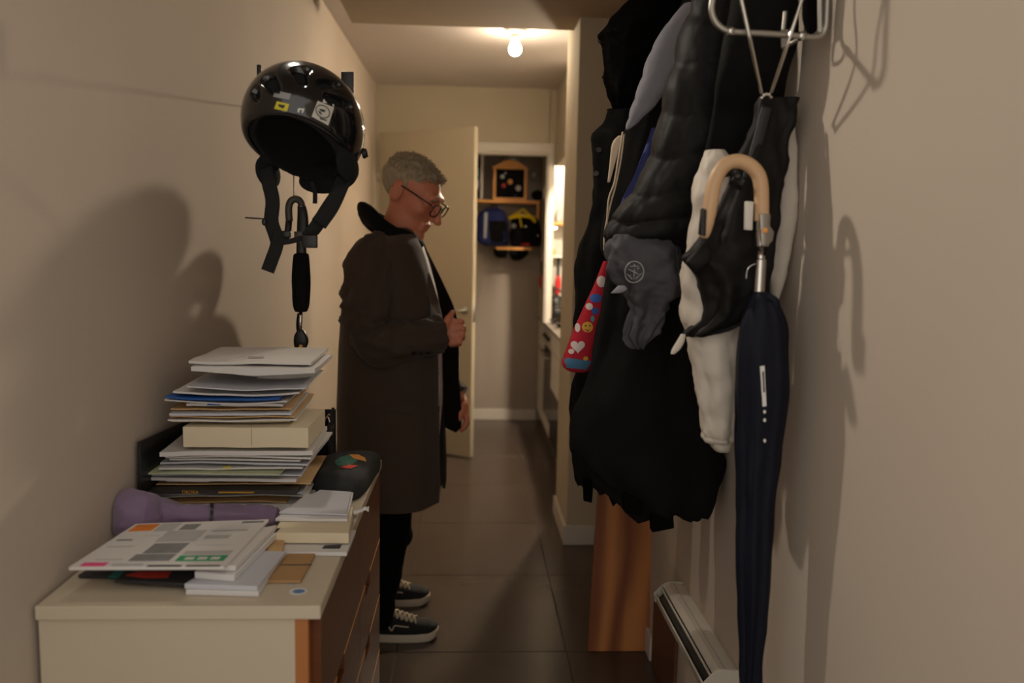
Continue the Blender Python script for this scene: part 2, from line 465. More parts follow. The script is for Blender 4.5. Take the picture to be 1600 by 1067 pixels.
def globe_lamp(name, label, c, r, m):
    t = thing(name, label, 'lamp', (c[0], c[1], c[2]-r))
    obj('globe', ell(c, (r, r, r), 24, 14), m, t)
    obj('stem', lathe([(.006, r*.9), (.006, ZC-c[2]-.02)], c, 12), 'white_plastic', t)
    obj('shade', lathe([(.012, r*1.25), (.05, r*1.15), (.13, r*.75), (.131, r*.80), (.05, r*1.22), (.012, r*1.32)], c, 28), 'white_plastic', t)  # added shade, keeps the globe's upward light off the ceiling
    obj('canopy', lathe([(.05, ZC-c[2]-.02), (.045, ZC-c[2])], c, 24), 'white_plastic', t)
globe_lamp('pendant_lamp', 'round globe lamp hanging in the kitchen beside the white wall cabinets', (.80, 5.35, 2.20), .045, 'kitchen_bulb')
globe_lamp('pendant_lamp', 'round globe lamp hanging in the kitchen close behind the hall wall', (1.35, 4.80, 2.05), .045, 'kitchen_bulb_two')

# spotlight under the soffit, out of the photo above the helmet, aimed down the hall towards the coats
sp = Vector((-.50, 2.25, 2.36)); sd = (Vector((.655, 1.15, 1.15))-sp).normalized()
spot = thing('ceiling_spotlight', 'white cylinder spotlight under the hall soffit aimed at the coats', 'lamp', sp)
mat('spot_face', (255, 243, 226), .3, emit=SPOT)
def tubeprof(pr): return lathe(pr, sp, 28, sd)
V, F = tubeprof([(.040, .05), (.042, .05), (.042, -.06), (.03, -.068), (.001, -.068), (.001, -.055), (.038, -.05), (.040, .05)]); F = F[:-2]
obj('housing', (V, F), 'white_plastic', spot, auto=40)
obj('lamp_face', lathe([(.001, .0), (.032, .0), (.032, -.004), (.001, -.004)], sp, 24, sd), 'spot_face', spot)
obj('stem', tube([sp-sd*.05, (sp.x, sp.y, 2.456)], .007, 10), 'white_plastic', spot)

# ------------------------------------------------------------------ kitchen run
KX, KT = .565, .85
wt = obj('worktop', box(.555, 1.17, 4.40, YN-.002, KT, KT+.022, .003, 2), 'worktop', smooth=False)
tag(wt, 'grey stone kitchen worktop along the kitchen run', 'worktop')
def unit(name, label, y0, y1, build):
    t = thing(name, label, 'cabinet', ((KX+.6), (y0+y1)/2, 0))
    obj('body', box(KX+.02, 1.16, y0+.001, y1-.001, .10, KT-.001), 'kitchen_white', t, smooth=False)
    obj('plinth', box(KX+.05, KX+.065, y0+.001, y1-.001, 0.0, .10), 'kitchen_white', t, smooth=False)
    build(t, y0, y1)
def front(t, nm, y0, y1, z0, z1, m='kitchen_white', handle=True, hz=None):
    d = obj(nm, box(KX, KX+.02, y0+.002, y1-.002, z0+.002, z1-.002, .0015, 1), m, t, smooth=False)
    if handle:
        hz = hz or z1-.03; yc = (y0+y1)/2
        obj('handle', tube([(KX+.001, yc-.06, hz), (KX-.025, yc-.06, hz), (KX-.025, yc+.06, hz), (KX+.001, yc+.06, hz)], .004, 8), 'steel', d)
    return d
def b_far(t, a, b): front(t, 'drawer', a, b, .68, KT); front(t, 'door', a, b, .10, .68)
def b_oven(t, a, b):
    front(t, 'control_panel', a, b, .71, KT, 'steel', False)
    for k in range(3): obj('knob', lathe([(.015, 0), (.013, .018)], (KX, a+.14+.16*k, .78), 14, (-1, 0, 0)), 'black_plastic', t)
    d = front(t, 'oven_door', a, b, .20, .70, 'oven_glass', False)
    obj('handle', tube([(KX, a+.05, .66), (KX-.035, a+.05, .66), (KX-.035, b-.05, .66), (KX, b-.05, .66)], .008, 10), 'steel', d)
    front(t, 'drawer', a, b, .10, .20, handle=False)
def b_draw(t, a, b):
    front(t, 'drawer', a, b, .72, KT, handle=False); front(t, 'drawer', a, b, .59, .72, handle=False); front(t, 'drawer', a, b, .46, .59, handle=False)
    front(t, 'door', a, b, .10, .46, 'oven_glass', False)
unit('base_cabinet', 'white base cabinet with a drawer over a door at the far end of the kitchen', 6.20, YN-.002, b_far)
unit('built_in_oven', 'built-in oven with dark glass and steel handle under the worktop', 5.66, 6.20, b_oven)
unit('drawer_cabinet', 'white drawer cabinet beside the oven, nearest to the white wall end', 5.06, 5.66, b_draw)
unit('base_cabinet', 'white base cabinet nearest to the hall, hidden by the wall end', 4.46, 5.06, b_far)
# upper shelf and things against the kitchen end wall
sh = obj('kitchen_shelf', box(.62, 1.10, 6.55, YN-.002, 1.60, 1.625, .003, 2), 'pine', smooth=False); tag(sh, 'short wooden shelf on the bright kitchen wall', 'shelf')
sh = obj('kitchen_shelf', box(.62, 1.0, 6.66, YN-.002, 1.345, 1.36, .003, 2), 'white_paint', smooth=False); tag(sh, 'slim white ledge on the kitchen wall under the wooden shelf', 'shelf')
ul = thing('shelf_light', 'small lit spotlight under the wooden kitchen shelf', 'lamp', (.66, 6.62, 1.565))
obj('housing', lathe([(.028, 0.018), (.026, .034)], (.66, 6.62, 1.565), 20), 'white_plastic', ul)
mat('spot_glow', (255, 235, 200), 0.3, emit=14)
obj('lens', lathe([(.001, .004), (.018, .008), (.026, .018)], (.66, 6.62, 1.565), 20), 'spot_glow', ul)
bx_ = obj('spice_tin', lathe([(.022, 0), (.023, .003), (.023, .05), (.018, .056)], (.66, 6.70, 1.36), 18), 'pine'); tag(bx_, 'small tan tin on the slim white kitchen ledge', 'tin')
bx_ = obj('glass_jar', lathe([(.028, 0), (.03, .004), (.03, .07), (.022, .085), (.022, .1)], (.70, 6.66, 1.625), 18), 'pale_grey'); tag(bx_, 'pale jar standing on the wooden kitchen shelf', 'jar')
def hang(name, label, x, y, z0, z1, m1, m2, wd):
    t = thing(name, label, 'utensil', (x, y, z0))
    obj('handle', tube([(x, y, z1), (x, y, z1-.02), (x, y, (z0+z1)/2)], [.006, .011, .009], 10), m1, t)
    obj('blade', xf(ell((0, 0, 0), (wd, .006, (z1-z0)*.27), 14, 10), Matrix.Translation((x, y, z0+(z1-z0)*.27))), m2, t)
hang('spatula', 'black spatula hanging on the kitchen wall', P(861, 440, 6.74).x, 6.745, .98, 1.27, 'black_plastic', 'black_plastic', .03)
hang('ladle', 'red and black ladle hanging on the kitchen wall', P(873, 420, 6.72).x, 6.74, 1.04, 1.36, 'black_plastic', 'red_plastic', .024)
hang('serving_spoon', 'red serving spoon hanging in the dark corner beside the closet', P(846, 435, 6.5).x, 6.50, 1.10, 1.32, 'black_plastic', 'red_plastic', .02)
pt = thing('cooking_pot', 'black cooking pot on the kitchen worktop', 'pot', (.66, 6.30, KT+.022))
obj('vessel', lathe([(.05, 0), (.062, .005), (.066, .09), (.064, .092), (.058, .088)], (.66, 6.30, KT+.022), 28), 'black_plastic', pt)
obj('lid', lathe([(.066, .093), (.05, .106), (.015, .112), (.012, .13), (.001, .132)], (.66, 6.30, KT+.022), 28), 'oven_glass', pt)
kt = thing('kettle', 'dark kettle standing at the back of the worktop', 'kettle', (.68, 6.55, KT+.022))
obj('vessel', lathe([(.07, 0), (.075, .01), (.06, .14), (.045, .17), (.01, .18), (.008, .195)], (.68, 6.55, KT+.022), 28), 'black_plastic', kt)
obj('handle', tube(smoothpath([(.62, 6.55, 1.02), (.59, 6.55, 1.06), (.66, 6.55, 1.11), (.73, 6.55, 1.07), (.735, 6.55, 1.02)], 6), .008, 10), 'black_plastic', kt)
rb = obj('bottle', lathe([(.018, 0), (.02, .003), (.02, .07), (.009, .09), (.009, .105), (.001, .106)], (.605, 6.40, KT+.022), 16), 'red_plastic'); tag(rb, 'small red bottle on the worktop by the closet', 'bottle')
for i, (yy, lab) in enumerate(((5.75, 'steel frying pan on the worktop, the nearer one'), (6.05, 'steel frying pan on the worktop, the farther one'))):
    pn = thing('frying_pan', lab, 'pan', (.70, yy, KT+.022))
    obj('bowl', lathe([(.08, 0), (.1, .03), (.103, .03), (.084, .004), (.001, .004)], (.70, yy, KT+.022), 28), 'oven_glass', pn)
    obj('handle', tube([(.62, yy-.05, KT+.05), (.58, yy-.12, KT+.06)], .007, 8), 'black_plastic', pn)

# ------------------------------------------------------------------ closet
def Q(x, y, Y=6.62): return P(x, y, Y)
zs = Q(790, 315).z
shelf = thing('closet_shelf', 'pine shelf across the closet with a bracket', 'shelf', (.2, 6.65, zs-.012))
obj('board', box(-.29, Q(838, 315).x, 6.52, YN-.002, zs-.014, zs+.008, .002, 2), 'pine', shelf, smooth=False)
obj('bracket', join(box(Q(840, 330).x-.012, Q(840, 330).x+.006, 6.54, 6.56, zs-.13, zs), box(Q(840, 330).x-.012, Q(840, 330).x+.006, 6.54, YN-.002, zs-.004, zs+.012)), 'pine', shelf, smooth=False)
h0, h1 = Q(770, 312, 6.56), Q(824, 265, 6.56)
hf = thing('badge_display_box', 'pine house-shaped display box with badges on black felt', 'display', ((h0.x+h1.x)/2, 6.56, zs+.008))
zt = h1.z; zb = zs+.008
for a, b in ((h0.x, h0.x+.022), (h1.x-.022, h1.x)): obj('stile', box(a, b, 6.55, 6.60, zb, zt, .002, 1), 'pine', hf, smooth=False)
obj('rail', box(h0.x+.022, h1.x-.022, 6.55, 6.60, zb, zb+.02, .002, 1), 'pine', hf, smooth=False)
xm = (h0.x+h1.x)/2
ped = [(h0.x-.008, zt), (h1.x+.008, zt), (h1.x+.008, zt+.018)]+[(xm+(.5-k/8)*.24, zt+.02+.05*math.cos((.5-k/8)*math.pi)**1.0) for k in range(9)]+[(h0.x-.008, zt+.018)]
obj('pediment', slab([(x, 6.545, z) for x, z in ped], (0, .055, 0)), 'pine', hf, smooth=False)
obj('felt_panel', box(h0.x+.022, h1.x-.022, 6.575, 6.585, zb+.02, zt), 'black_cloth', hf, smooth=False)
for px, py, rr, m in ((785, 276, .016, 'pale_grey'), (797, 284, .02, 'pine'), (787, 290, .017, 'red_badge'), (810, 294, .022, 'pale_grey'), (790, 270, .008, 'white_paint'), (805, 306, .012, 'navy_cloth')):
    q = Q(px, py, 6.57); obj('badge', lathe([(rr, 0), (rr, .003), (rr*.8, .005)], (q.x, 6.575, q.z), 14, (0, -1, 0)), m, hf)
def cap(name, label, px, py, Y, r, m, m2, turn, dome=.8):
    c = P(px, py, Y); t = thing(name, label, 'cap', c)
    obj('crown', ([p for p in ell(c, (r, r, r*dome), 24, 14)[0]], ell(c, (r, r, r*dome), 24, 14)[1]), m, t)
    bl = [(c.x+math.cos(turn)*r*.5+math.cos(turn+a)*r*.75, c.y+math.sin(turn)*r*.5+math.sin(turn+a)*r*.75, c.z-r*.35) for a in [math.pi*(k/10-.5) for k in range(11)]]
    obj('peak', slab(bl, (0, 0, .008)), m2, t)
    obj('button', ell((c.x, c.y, c.z+r*dome), (.008, .008, .005), 10, 6), m2, t)
cap('baseball_cap', 'grey and black cap on top of the badge display box', 800, 255, 6.69, .078, 'pale_grey', 'black_cloth', -.6)
cap('baseball_cap', 'small black cap at the end of the pine shelf', 840, 305, 6.60, .05, 'black_cloth', 'black_cloth', -1.6)
q = Q(834, 274, YN-.01); hk = obj('wall_hook', join(lathe([(.014, 0), (.016, .006)], (q.x, YN, q.z), 14, (0, -1, 0)), tube([(q.x, YN-.005, q.z), (q.x, YN-.04, q.z-.01), (q.x, YN-.045, q.z+.02)], .006, 8)), 'white_plastic'); tag(hk, 'small white hook on the closet wall', 'hook')
q = Q(852, 302, 6.40); sw = thing('light_switch', 'white light switch on the closet side wall', 'switch', (.558, 6.36, q.z))
obj('plate', box(.548, .56, 6.31, 6.40, q.z-.05, q.z+.05, .003, 2), 'white_plastic', sw, smooth=False); obj('rocker', box(.544, .548, 6.335, 6.375, q.z-.028, q.z+.028, .001, 1), 'white_paint', sw, smooth=False)
# upright divider and folded clothes at the left of the closet
q = Q(752, 280, 6.60); dv = obj('shelf_divider', box(q.x-.006, q.x+.012, 6.55, YN-.002, zs+.009, Q(752, 236, 6.6).z, .002, 1), 'white_trim', smooth=False); tag(dv, 'white upright divider standing on the pine closet shelf', 'divider')
for i, (y0, y1, m, lab) in enumerate(((309, 294, 'black_cloth', 'dark folded garment at the bottom of the closet pile'), (293, 277, 'pale_grey', 'pale grey folded garment in the closet pile'), (276, 262, 'teal', 'teal folded garment in the closet pile'), (261, 242, 'black_cloth', 'dark folded garment on top of the closet pile'))):
    a = zs+.009+i*.082
    o = obj('folded_garment', box(q.x-.30, q.x-.010, 6.57, 6.75, a, a+.080, .025, 4), m); tag(o, lab, 'clothes')
# backpacks and jackets on the closet wall
YK = 6.62
bp = thing('backpack', 'blue backpack hanging under the pine closet shelf', 'backpack', P(770, 388, YK))
lb = loft([(325, 762, 780, YK, .03), (332, 750, 789, YK, .07), (345, 745, 792, YK, .09), (365, 744, 793, YK, .10), (378, 748, 793, YK, .09), (384, 758, 790, YK, .05)], n=36, fold=.006, freq=4, nz=.01)
obj('bag_body', lb, 'navy_cloth', bp)
T = bvh(lb)
decal('pocket', T, [(764, 345), (790, 345), (791, 378), (766, 380)], 'black_cloth', bp, .004)
decal('strap', T, [(757, 332), (762, 332), (760, 372), (756, 372)], 'pale_grey', bp, .004)
obj('top_loop', tube(smoothpath([P(768, 326, YK), P(768, 321, YK), P(776, 321, YK), P(776, 326, YK)], 4), .006, 8), 'black_plastic', bp)
jk = thing('hanging_jacket', 'black jacket on a bright yellow hanger under the pine closet shelf', 'jacket', P(820, 390, YK))
lb = loft([(338, 806, 828, YK, .03), (343, 799, 840, YK, .07), (360, 798, 845, YK, .09), (372, 798, 847, YK, .09), (382, 800, 845, YK, .07), (385, 803, 842, YK, .05)], n=36, fold=.008, freq=5, nz=.01, seed=4)
obj('jacket_body', lb, 'black_cloth', jk); T = bvh(lb)
for px, py, rr, m in ((803, 353, 3.6, 'pale_grey'), (791.5+6, 346, 2.5, 'pale_grey'), (840, 368, 1.6, 'pale_grey'), (821, 354, 1.6, 'white_paint')): decaldisc('badge', T, circ(px, py, rr, n=10), m, jk, .004, 2)
decal('label', T, [(815, 380), (827, 380), (827, 383.5), (815, 383.5)], 'red_badge', jk, .004)
Y2 = YK-.10
obj('hanger', join(tube([P(795, 341, Y2), P(818, 327, Y2), P(836, 347, Y2)], .009, 8), tube([P(795, 341, Y2), P(814, 337, Y2), P(836, 340, Y2)], .011, 8), tube([P(811, 333, Y2), P(815, 355, Y2)], .006, 8), tube([P(826, 336, Y2), P(837, 347, Y2)], .012, 8)), 'yellow_cloth', jk)
rl = obj('wall_rail', box(P(775, 388, 6.5).x, P(831, 388, 6.5).x, 6.49, 6.51, P(800, 390.5, 6.5).z, P(800, 386, 6.5).z, .003, 2), 'pine', smooth=False)
for x in (P(778, 388, 6.5).x, P(828, 388, 6.5).x): obj('rail_arm', box(x-.008, x+.008, 6.51, YN-.002, P(800, 390, 6.5).z, P(800, 387, 6.5).z), 'pine', rl, smooth=False)
tag(rl, 'short pine rail below the backpack and the jacket', 'rail')
for lab, rws in (('small black pouch hanging under the blue backpack', [(388, 773, 792, 6.64, .03), (393, 771, 794, 6.64, .05), (401, 775, 791, 6.64, .03), (403, 779, 788, 6.64, .015)]), ('larger black pouch hanging under the black jacket', [(389, 796, 824, 6.64, .03), (396, 795, 826, 6.64, .05), (404, 799, 818, 6.64, .03), (407, 802, 812, 6.64, .015)])):
    o = obj('pouch', loft(rws, n=28, nz=.006), 'black_cloth'); tag(o, lab, 'pouch')

# ------------------------------------------------------------------ dresser
mat('cream_laminate', (200, 187, 164), 0.45, var=0.03, vscale=4)
mat('cream_edge', (214, 200, 172), 0.45)
mat('walnut_gloss', (98, 54, 28), 0.30, spec=.3, var=0.3, vscale=5, stretch=(1, .35, 5))
mat('beech', (176, 112, 58), 0.5, var=0.2, vscale=7, stretch=(1, 1, .15))
mat('groove_gold', (232, 164, 84), 0.4)
DX0, DX1, DY0, DY1, DZ = -.728, -.249, 1.385, 2.378, .80
dr = thing('dresser', 'cream chest of drawers with glossy brown drawer fronts against the left wall', 'dresser', ((DX0+DX1)/2, (DY0+DY1)/2, 0))
def skew(vf): return [Vector((p[0]+(p[1]-DY0)*.006 if p[0] < -.6 else p[0], p[1], p[2])) for p in vf[0]], vf[1]
obj('top', skew(box(DX0, DX1, DY0, DY1, DZ-.024, DZ, .0015, 1)), 'cream_laminate', dr, smooth=False)
obj('side_panel', skew(box(DX0+.003, DX1-.045, DY0+.006, DY0+.022, .012, DZ-.025)), 'cream_laminate', dr, smooth=False)
obj('edge_post', box(DX1-.045, DX1-.022, DY0+.005, DY0+.026, .012, DZ-.025, .001, 1), 'beech', dr, smooth=False)
obj('side_panel', skew(box(DX0+.003, DX1-.022, DY1-.022, DY1-.004, .012, DZ-.025)), 'cream_laminate', dr, smooth=False)
obj('back_panel', skew(box(DX0+.006, DX0+.012, DY0+.022, DY1-.022, .03, DZ-.025)), 'cream_laminate', dr, smooth=False)
obj('carcass', box(DX1-.043, DX1-.030, DY0+.026, DY1-.022, .03, DZ-.026), 'groove_gold', dr, smooth=False)
obj('plinth', box(DX1-.07, DX1-.05, DY0+.03, DY1-.03, 0, .07), 'beech', dr, smooth=False)
for k in (0, 1):
    for x in (DX0+.05, DX1-.06): obj('foot', lathe([(.02, 0), (.022, .013)], (x, (DY0+.05, DY1-.05)[k], 0), 14), 'black_plastic', dr)
zz = [.055, .225, .395, .565, DZ-.028]; ym = [DY0+.027, (DY0+DY1)/2+.05, DY1-.006]
for r in range(4):
    for c in range(2):
        y0, y1, z0, z1 = ym[c]+.002, ym[c+1]-.002, zz[r]+.003, zz[r+1]-.003
        if r < 3:                        # finger notch cut in the upper edge
            n0 = y0+(.10 if c else .17); n1 = n0+.10; zn = z1-.032
            pf = [(y0, z0), (y1, z0), (y1, z1), (n1, z1), (n1-.006, zn), (n0+.006, zn), (n0, z1), (y0, z1)]
        else: pf = [(y0, z0), (y1, z0), (y1, z1), (y0, z1)]
        d = obj('drawer', slab([(DX1-.004, a, b) for a, b in pf], (-.020, 0, 0)), 'walnut_gloss', dr, smooth=False)
        for a, b in (((y0, n0), (n1, y1)) if r < 3 else ((y0, y1),)): obj('edge_band', box(DX1-.024, DX1-.0032, a, b, z1, z1+.0035), 'groove_gold', d, smooth=False)
        if r < 3: obj('notch_backing', box(DX1-.0245, DX1-.0215, n0-.004, n1+.004, zn-.006, z1-.001), 'beech', d, smooth=False)
mat('sticker_white', (225, 225, 222), 0.5); mat('sticker_blue', (96, 128, 176), 0.5)
def flatdisc(name, cx, cy, z, rx, ry, m, parent=None, dz=.0006):
    c = PZ(cx, cy, z); n = 24
    V = [(c.x+rx*math.cos(2*math.pi*k/n), c.y+ry*math.sin(2*math.pi*k/n), z) for k in range(n)]
    return obj(name, slab(V, (0, 0, dz)), m, parent, smooth=False)
st = flatdisc('sticker', 466, 924, DZ, .0155, .015, 'sticker_white', dr); flatdisc('sticker_print', 467, 924, DZ+.0006, .011, .009, 'sticker_blue', st)
flatdisc('sticker', 457, 913, DZ, .008, .004, 'pale_grey', dr)

# ------------------------------------------------------------------ papers and books on the dresser
mat('paper', (214, 210, 206), 0.75, var=0.03); mat('paper_cool', (196, 197, 204), 0.7, var=0.03); mat('paper_cream', (222, 208, 178), 0.8, var=0.03)
mat('kraft', (202, 164, 112), 0.8, var=0.08, vscale=12); mat('cardboard', (176, 138, 92), 0.85, var=0.06, vscale=14)
mat('envelope_blue', (20, 82, 158), 0.6); mat('magazine_dark', (58, 54, 50), 0.4, var=0.3, vscale=20); mat('gold_print', (206, 156, 52), 0.5)
mat('print_grey', (128, 128, 128), 0.7, var=0.25, vscale=40); mat('print_dark', (44, 44, 48), 0.6); mat('print_pale', (178, 176, 174), 0.7, var=0.15, vscale=30)
mat('print_green', (44, 150, 98), 0.6); mat('print_pink', (226, 70, 130), 0.6); mat('print_orange', (224, 128, 40), 0.6, var=0.3, vscale=60); mat('print_red', (214, 58, 40), 0.6)
mat('pale_green_paper', (190, 196, 160), 0.75); mat('print_yellow', (226, 206, 70), 0.6); mat('white_cover', (218, 216, 214), 0.35)
def sheet(o, ux, w, d, t, sagx=0.0, sagy=0.0, ripple=0.0, seed=0.0, nx=14, ny=6, wedge=0.0, belly=0.0):
    """thin slab: front-left corner o, unit direction ux along the front edge, depth direction perpendicular; sags and ripples"""
    ux = Vector(ux).normalized(); uy = Vector((-ux.y, ux.x, 0)); V = []
    o = Vector(o)
    for s in (0, 1):
        for j in range(ny+1):
            for i in range(nx+1):
                u, v = i/nx, j/ny
                z = sagx*math.sin(math.pi*u)+sagy*(1-v)**2+ripple*fbm((u*2.2+seed, v*1.5, seed*1.7), 2)
                tt = t*(1+wedge*u)
                zz_ = z+(tt if s else -belly*math.sin(math.pi*u)**1.5*math.sin(math.pi*min(1, v*.9+.1)))
                V.append(o+ux*(w*u)+uy*(d*v)+Vector((0, 0, zz_)))
    n = (nx+1)*(ny+1); F = []
    for j in range(ny):
        for i in range(nx):
            a = j*(nx+1)+i; q = (a, a+1, a+nx+2, a+nx+1); F.append(q[::-1]); F.append(tuple(k+n for k in q))
    ring = [i for i in range(nx+1)]+[j*(nx+1)+nx for j in range(1, ny+1)]+[ny*(nx+1)+i for i in range(nx-1, -1, -1)]+[j*(nx+1) for j in range(ny-1, 0, -1)]
    for k in range(len(ring)):
        a, b = ring[k], ring[(k+1) % len(ring)]; F.append((a, b, b+n, a+n))
    return V, F
YS = 1.88
ST = [  # photo: x_left, x_right, y of the front bottom edge, thickness m, depth m, material, sagx, ripple, tilt y, label
 (221, 445, 789, .003, .24, 'kraft', .004, .003, 'brown kraft envelope at the very bottom of the tall paper stack'),
 (235, 478, 781, .003, .25, 'paper', .003, .003, 'white sheet just above the bottom kraft envelope of the stack'),
 (228, 470, 776, .006, .26, 'paper_cool', .002, .003, 'grey-white envelope under the dark magazine in the stack'),
 (232, 466, 768, .009, .27, 'magazine_dark', .001, .002, 'dark magazine with golden lettering low in the paper stack'),
 (240, 482, 761, .003, .26, 'kraft', .001, .003, 'thin brown envelope on top of the dark magazine'),
 (256, 325, 755, .003, .12, 'paper', .000, .001, 'short white envelope poking out left above the dark magazine'),
 (231, 463, 751, .007, .25, 'paper', .001, .003, 'thick white envelope in the stack, third above the dark magazine'),
 (234, 470, 744, .003, .26, 'paper_cool', .001, .003, 'cool white envelope with dark print in the stack'),
 (225, 440, 738, .003, .26, 'pale_green_paper', .002, .002, 'pale green sheet poking out left from the stack'),
 (250, 472, 733, .004, .25, 'paper', .001, .003, 'white envelope with a yellow spot in the stack'),
 (248, 480, 727, .004, .27, 'paper_cool', .002, .003, 'cool grey envelope above the one with a yellow spot'),
 (262, 468, 721, .004, .24, 'paper', .001, .002, 'narrow white envelope with a dark window in the stack'),
 (257, 486, 716, .004, .27, 'paper', .002, .003, 'wide white envelope two below the cream package'),
 (254, 489, 710, .010, .27, 'paper', .001, .003, 'thick white envelope right under the cream package'),
 (289, 483, 697, .046, .22, 'paper_cream', .001, .002, 'thick cream padded package in the middle of the stack'),
 (263, 448, 662, .004, .28, 'paper_cream', -.001, .003, 'cream envelope lying on the thick package'),
 (264, 462, 657, .003, .28, 'paper', -.001, .003, 'white envelope second above the thick package'),
 (265, 459, 652, .003, .29, 'kraft', -.001, .003, 'tan envelope third above the thick package'),
 (267, 455, 648, .005, .28, 'paper_cool', -.001, .003, 'cool white envelope between tan envelope and windowed letter'),
 (265, 452, 641, .003, .28, 'kraft', -.001, .004, 'tan folder edge under the letter with a blue window'),
 (288, 440, 636, .006, .27, 'paper', .000, .002, 'folded white letter with a small blue window'),
 (258, 450, 626, .003, .28, 'paper', -.006, .003, 'white sheet under the blue folder'),
 (262, 440, 620, .004, .28, 'envelope_blue', -.006, .003, 'bright blue folder near the top of the stack'),
 (272, 468, 613, .004, .28, 'paper', -.006, .004, 'white envelope lying on the blue folder'),
 (296, 480, 603, .003, .27, 'paper_cool', -.005, .004, 'grey-white sheet under the bulging envelope'),
 (300, 493, 586, .010, .24, 'paper', .000, .003, 'bulging white padded envelope second from the top of the stack'),
 (292, 484, 569, .006, .26, 'paper', .000, .004, 'large white envelope on top of the tall paper stack')]
zcur = P(330, 789, YS).z
rm = obj('paper_ream', box(P(250, 800, YS).x, P(478, 800, YS).x, YS+.01, YS+.22, DZ+.0006, zcur-.001, .001, 1), 'paper', smooth=False); tag(rm, 'ream of white paper under the tall stack, behind the purple bag', 'paper')
random.seed(5)
STK = []
for i, (xl, xr, yb, t, d, m, sg, rp, lab) in enumerate(ST):
    a = P(xl, yb, YS); b = P(xr, yb, YS)
    yo = random.uniform(-.018, .018); an = random.uniform(-.03, .06)
    zt_ = max(a.z, zcur); gap = zt_
    if i == 14: an = .0
    kw = {}
    if i == 25: kw = dict(belly=.024); gap += .010
    vf = sheet((a.x, YS+yo, gap), (math.cos(an), math.sin(an), 0), b.x-a.x, d, t, sg, 0, rp, i*1.37+.3, **kw)
    o = obj('padded_package' if i == 14 else 'magazine' if i == 3 else 'folder' if i == 22 else 'envelope', vf, m, auto=40)
    tag(o, lab, 'package' if i == 14 else 'magazine' if i == 3 else 'folder' if i == 22 else 'envelope', 'tall stack of papers on the dresser')
    zcur = gap+t+.0006; STK.append((o, vf))
    if i == 3: # lettering on the spine
        M_ = Matrix.Translation(Vector((P(302, 764, YS).x, YS+yo-.0035, gap+.0048))) @ Matrix.Rotation(math.pi/2, 4, 'X')
        text('spine_lettering', 'DEORA', .011, 'gold_print', o, M_)
        obj('gold_strip', box(P(345, 764, YS).x, P(400, 764, YS).x, YS+yo-.0035, YS+yo+.004, gap+.0035, gap+.0055), 'gold_print', o, smooth=False)
    T = bvh(vf)
    if i == 14: decal('fold_line', T, [(392.5, 664), (393.5, 664), (393.5, 696), (392.5, 696)], 'cardboard', o, .0008, 1, 6)
    pr = {7: [(310, 743, 352, 745, 'print_dark')], 9: [(349, 729, 361, 732.5, 'print_yellow')], 11: [(330, 718, 350, 720.5, 'print_dark')], 20: [(324, 630.5, 345, 633, 'envelope_blue')], 23: [(305, 596, 322, 600, 'print_orange')], 26: [(388, 557, 412, 560, 'print_pale')]}.get(i, [])
    for x0, y0, x1, y1, mm in pr: decal('print', T, [(x0, y0), (x1, y0), (x1, y1), (x0, y1)], mm, o, .0012, 3, 2)
ZTOP = zcur

# newspaper, dark magazine, white books
def quadslab(name, q, z, t, m, label, cat, bev=.0008, parent=None, z2=None):
    pts = [PZ(x, y, z+t) for x, y in q]
    o = obj(name, slab([(p.x, p.y, z) for p in pts], (0, 0, t), bev), m, parent, smooth=False)
    if label: tag(o, label, cat)
    return o
zb_ = DZ+.001
quadslab('magazine', [(122, 898), (150, 880), (350, 880), (330, 905)], zb_, .006, 'print_dark', 'dark magazine lying on the dresser under the white brochure', 'magazine')
mg = quadslab('magazine', [(178, 905), (215, 886), (330, 884), (300, 912)], zb_+.007, .006, 'print_dark', 'dark magazine with a red picture poking out under the white brochure', 'magazine')
def flatprint(parent, q, z, m, nm='print'):
    pts = [PZ(x, y, z) for x, y in q]; return obj(nm, slab([(p.x, p.y, z-.0002) for p in pts], (0, 0, .0006)), m, parent, smooth=False)
flatprint(mg, [(196, 899), (215, 893), (268, 893), (262, 902), (225, 903)], zb_+.0135, 'print_red'); flatprint(mg, [(168, 903), (180, 892), (196, 890), (186, 902)], zb_+.0135, 'teal')
# white boxes to the right, lowest first
B1 = quadslab('book', [(290, 921), (372, 866), (444, 864), (404, 924)], zb_, .010, 'white_cover', 'thin white book lying flat at the front right of the dresser', 'book')
B2 = quadslab('book', [(288, 912), (372, 860), (446, 861), (402, 916)], zb_+.0105, .009, 'paper_cool', 'pale blue-white book on top of the thin white book', 'book')
B3 = quadslab('book', [(304, 893), (368, 838), (440, 824), (366, 898)], zb_+.020, .013, 'white_cover', 'white boxed book lying under the printed brochure', 'book')
B4 = quadslab('book', [(308, 882), (368, 832), (432, 820), (368, 884)], zb_+.034, .010, 'paper', 'white booklet directly under the printed brochure', 'book')
zn_ = zb_+.045
NQ = [(107, 886), (212, 818), (420, 811), (350, 885)]
nw = quadslab('brochure', NQ, zn_, .006, 'paper', 'large printed white brochure with green and grey pictures at the front of the dresser', 'brochure')
def nq(u0, v0, u1, v1):
    def pt(u, v):
        a = (NQ[0][0]*(1-u)+NQ[3][0]*u, NQ[0][1]*(1-u)+NQ[3][1]*u); b = (NQ[1][0]*(1-u)+NQ[2][0]*u, NQ[1][1]*(1-u)+NQ[2][1]*u)
        return (a[0]*(1-v)+b[0]*v, a[1]*(1-v)+b[1]*v)
    return [pt(u0, v0), pt(u1, v0), pt(u1, v1), pt(u0, v1)]
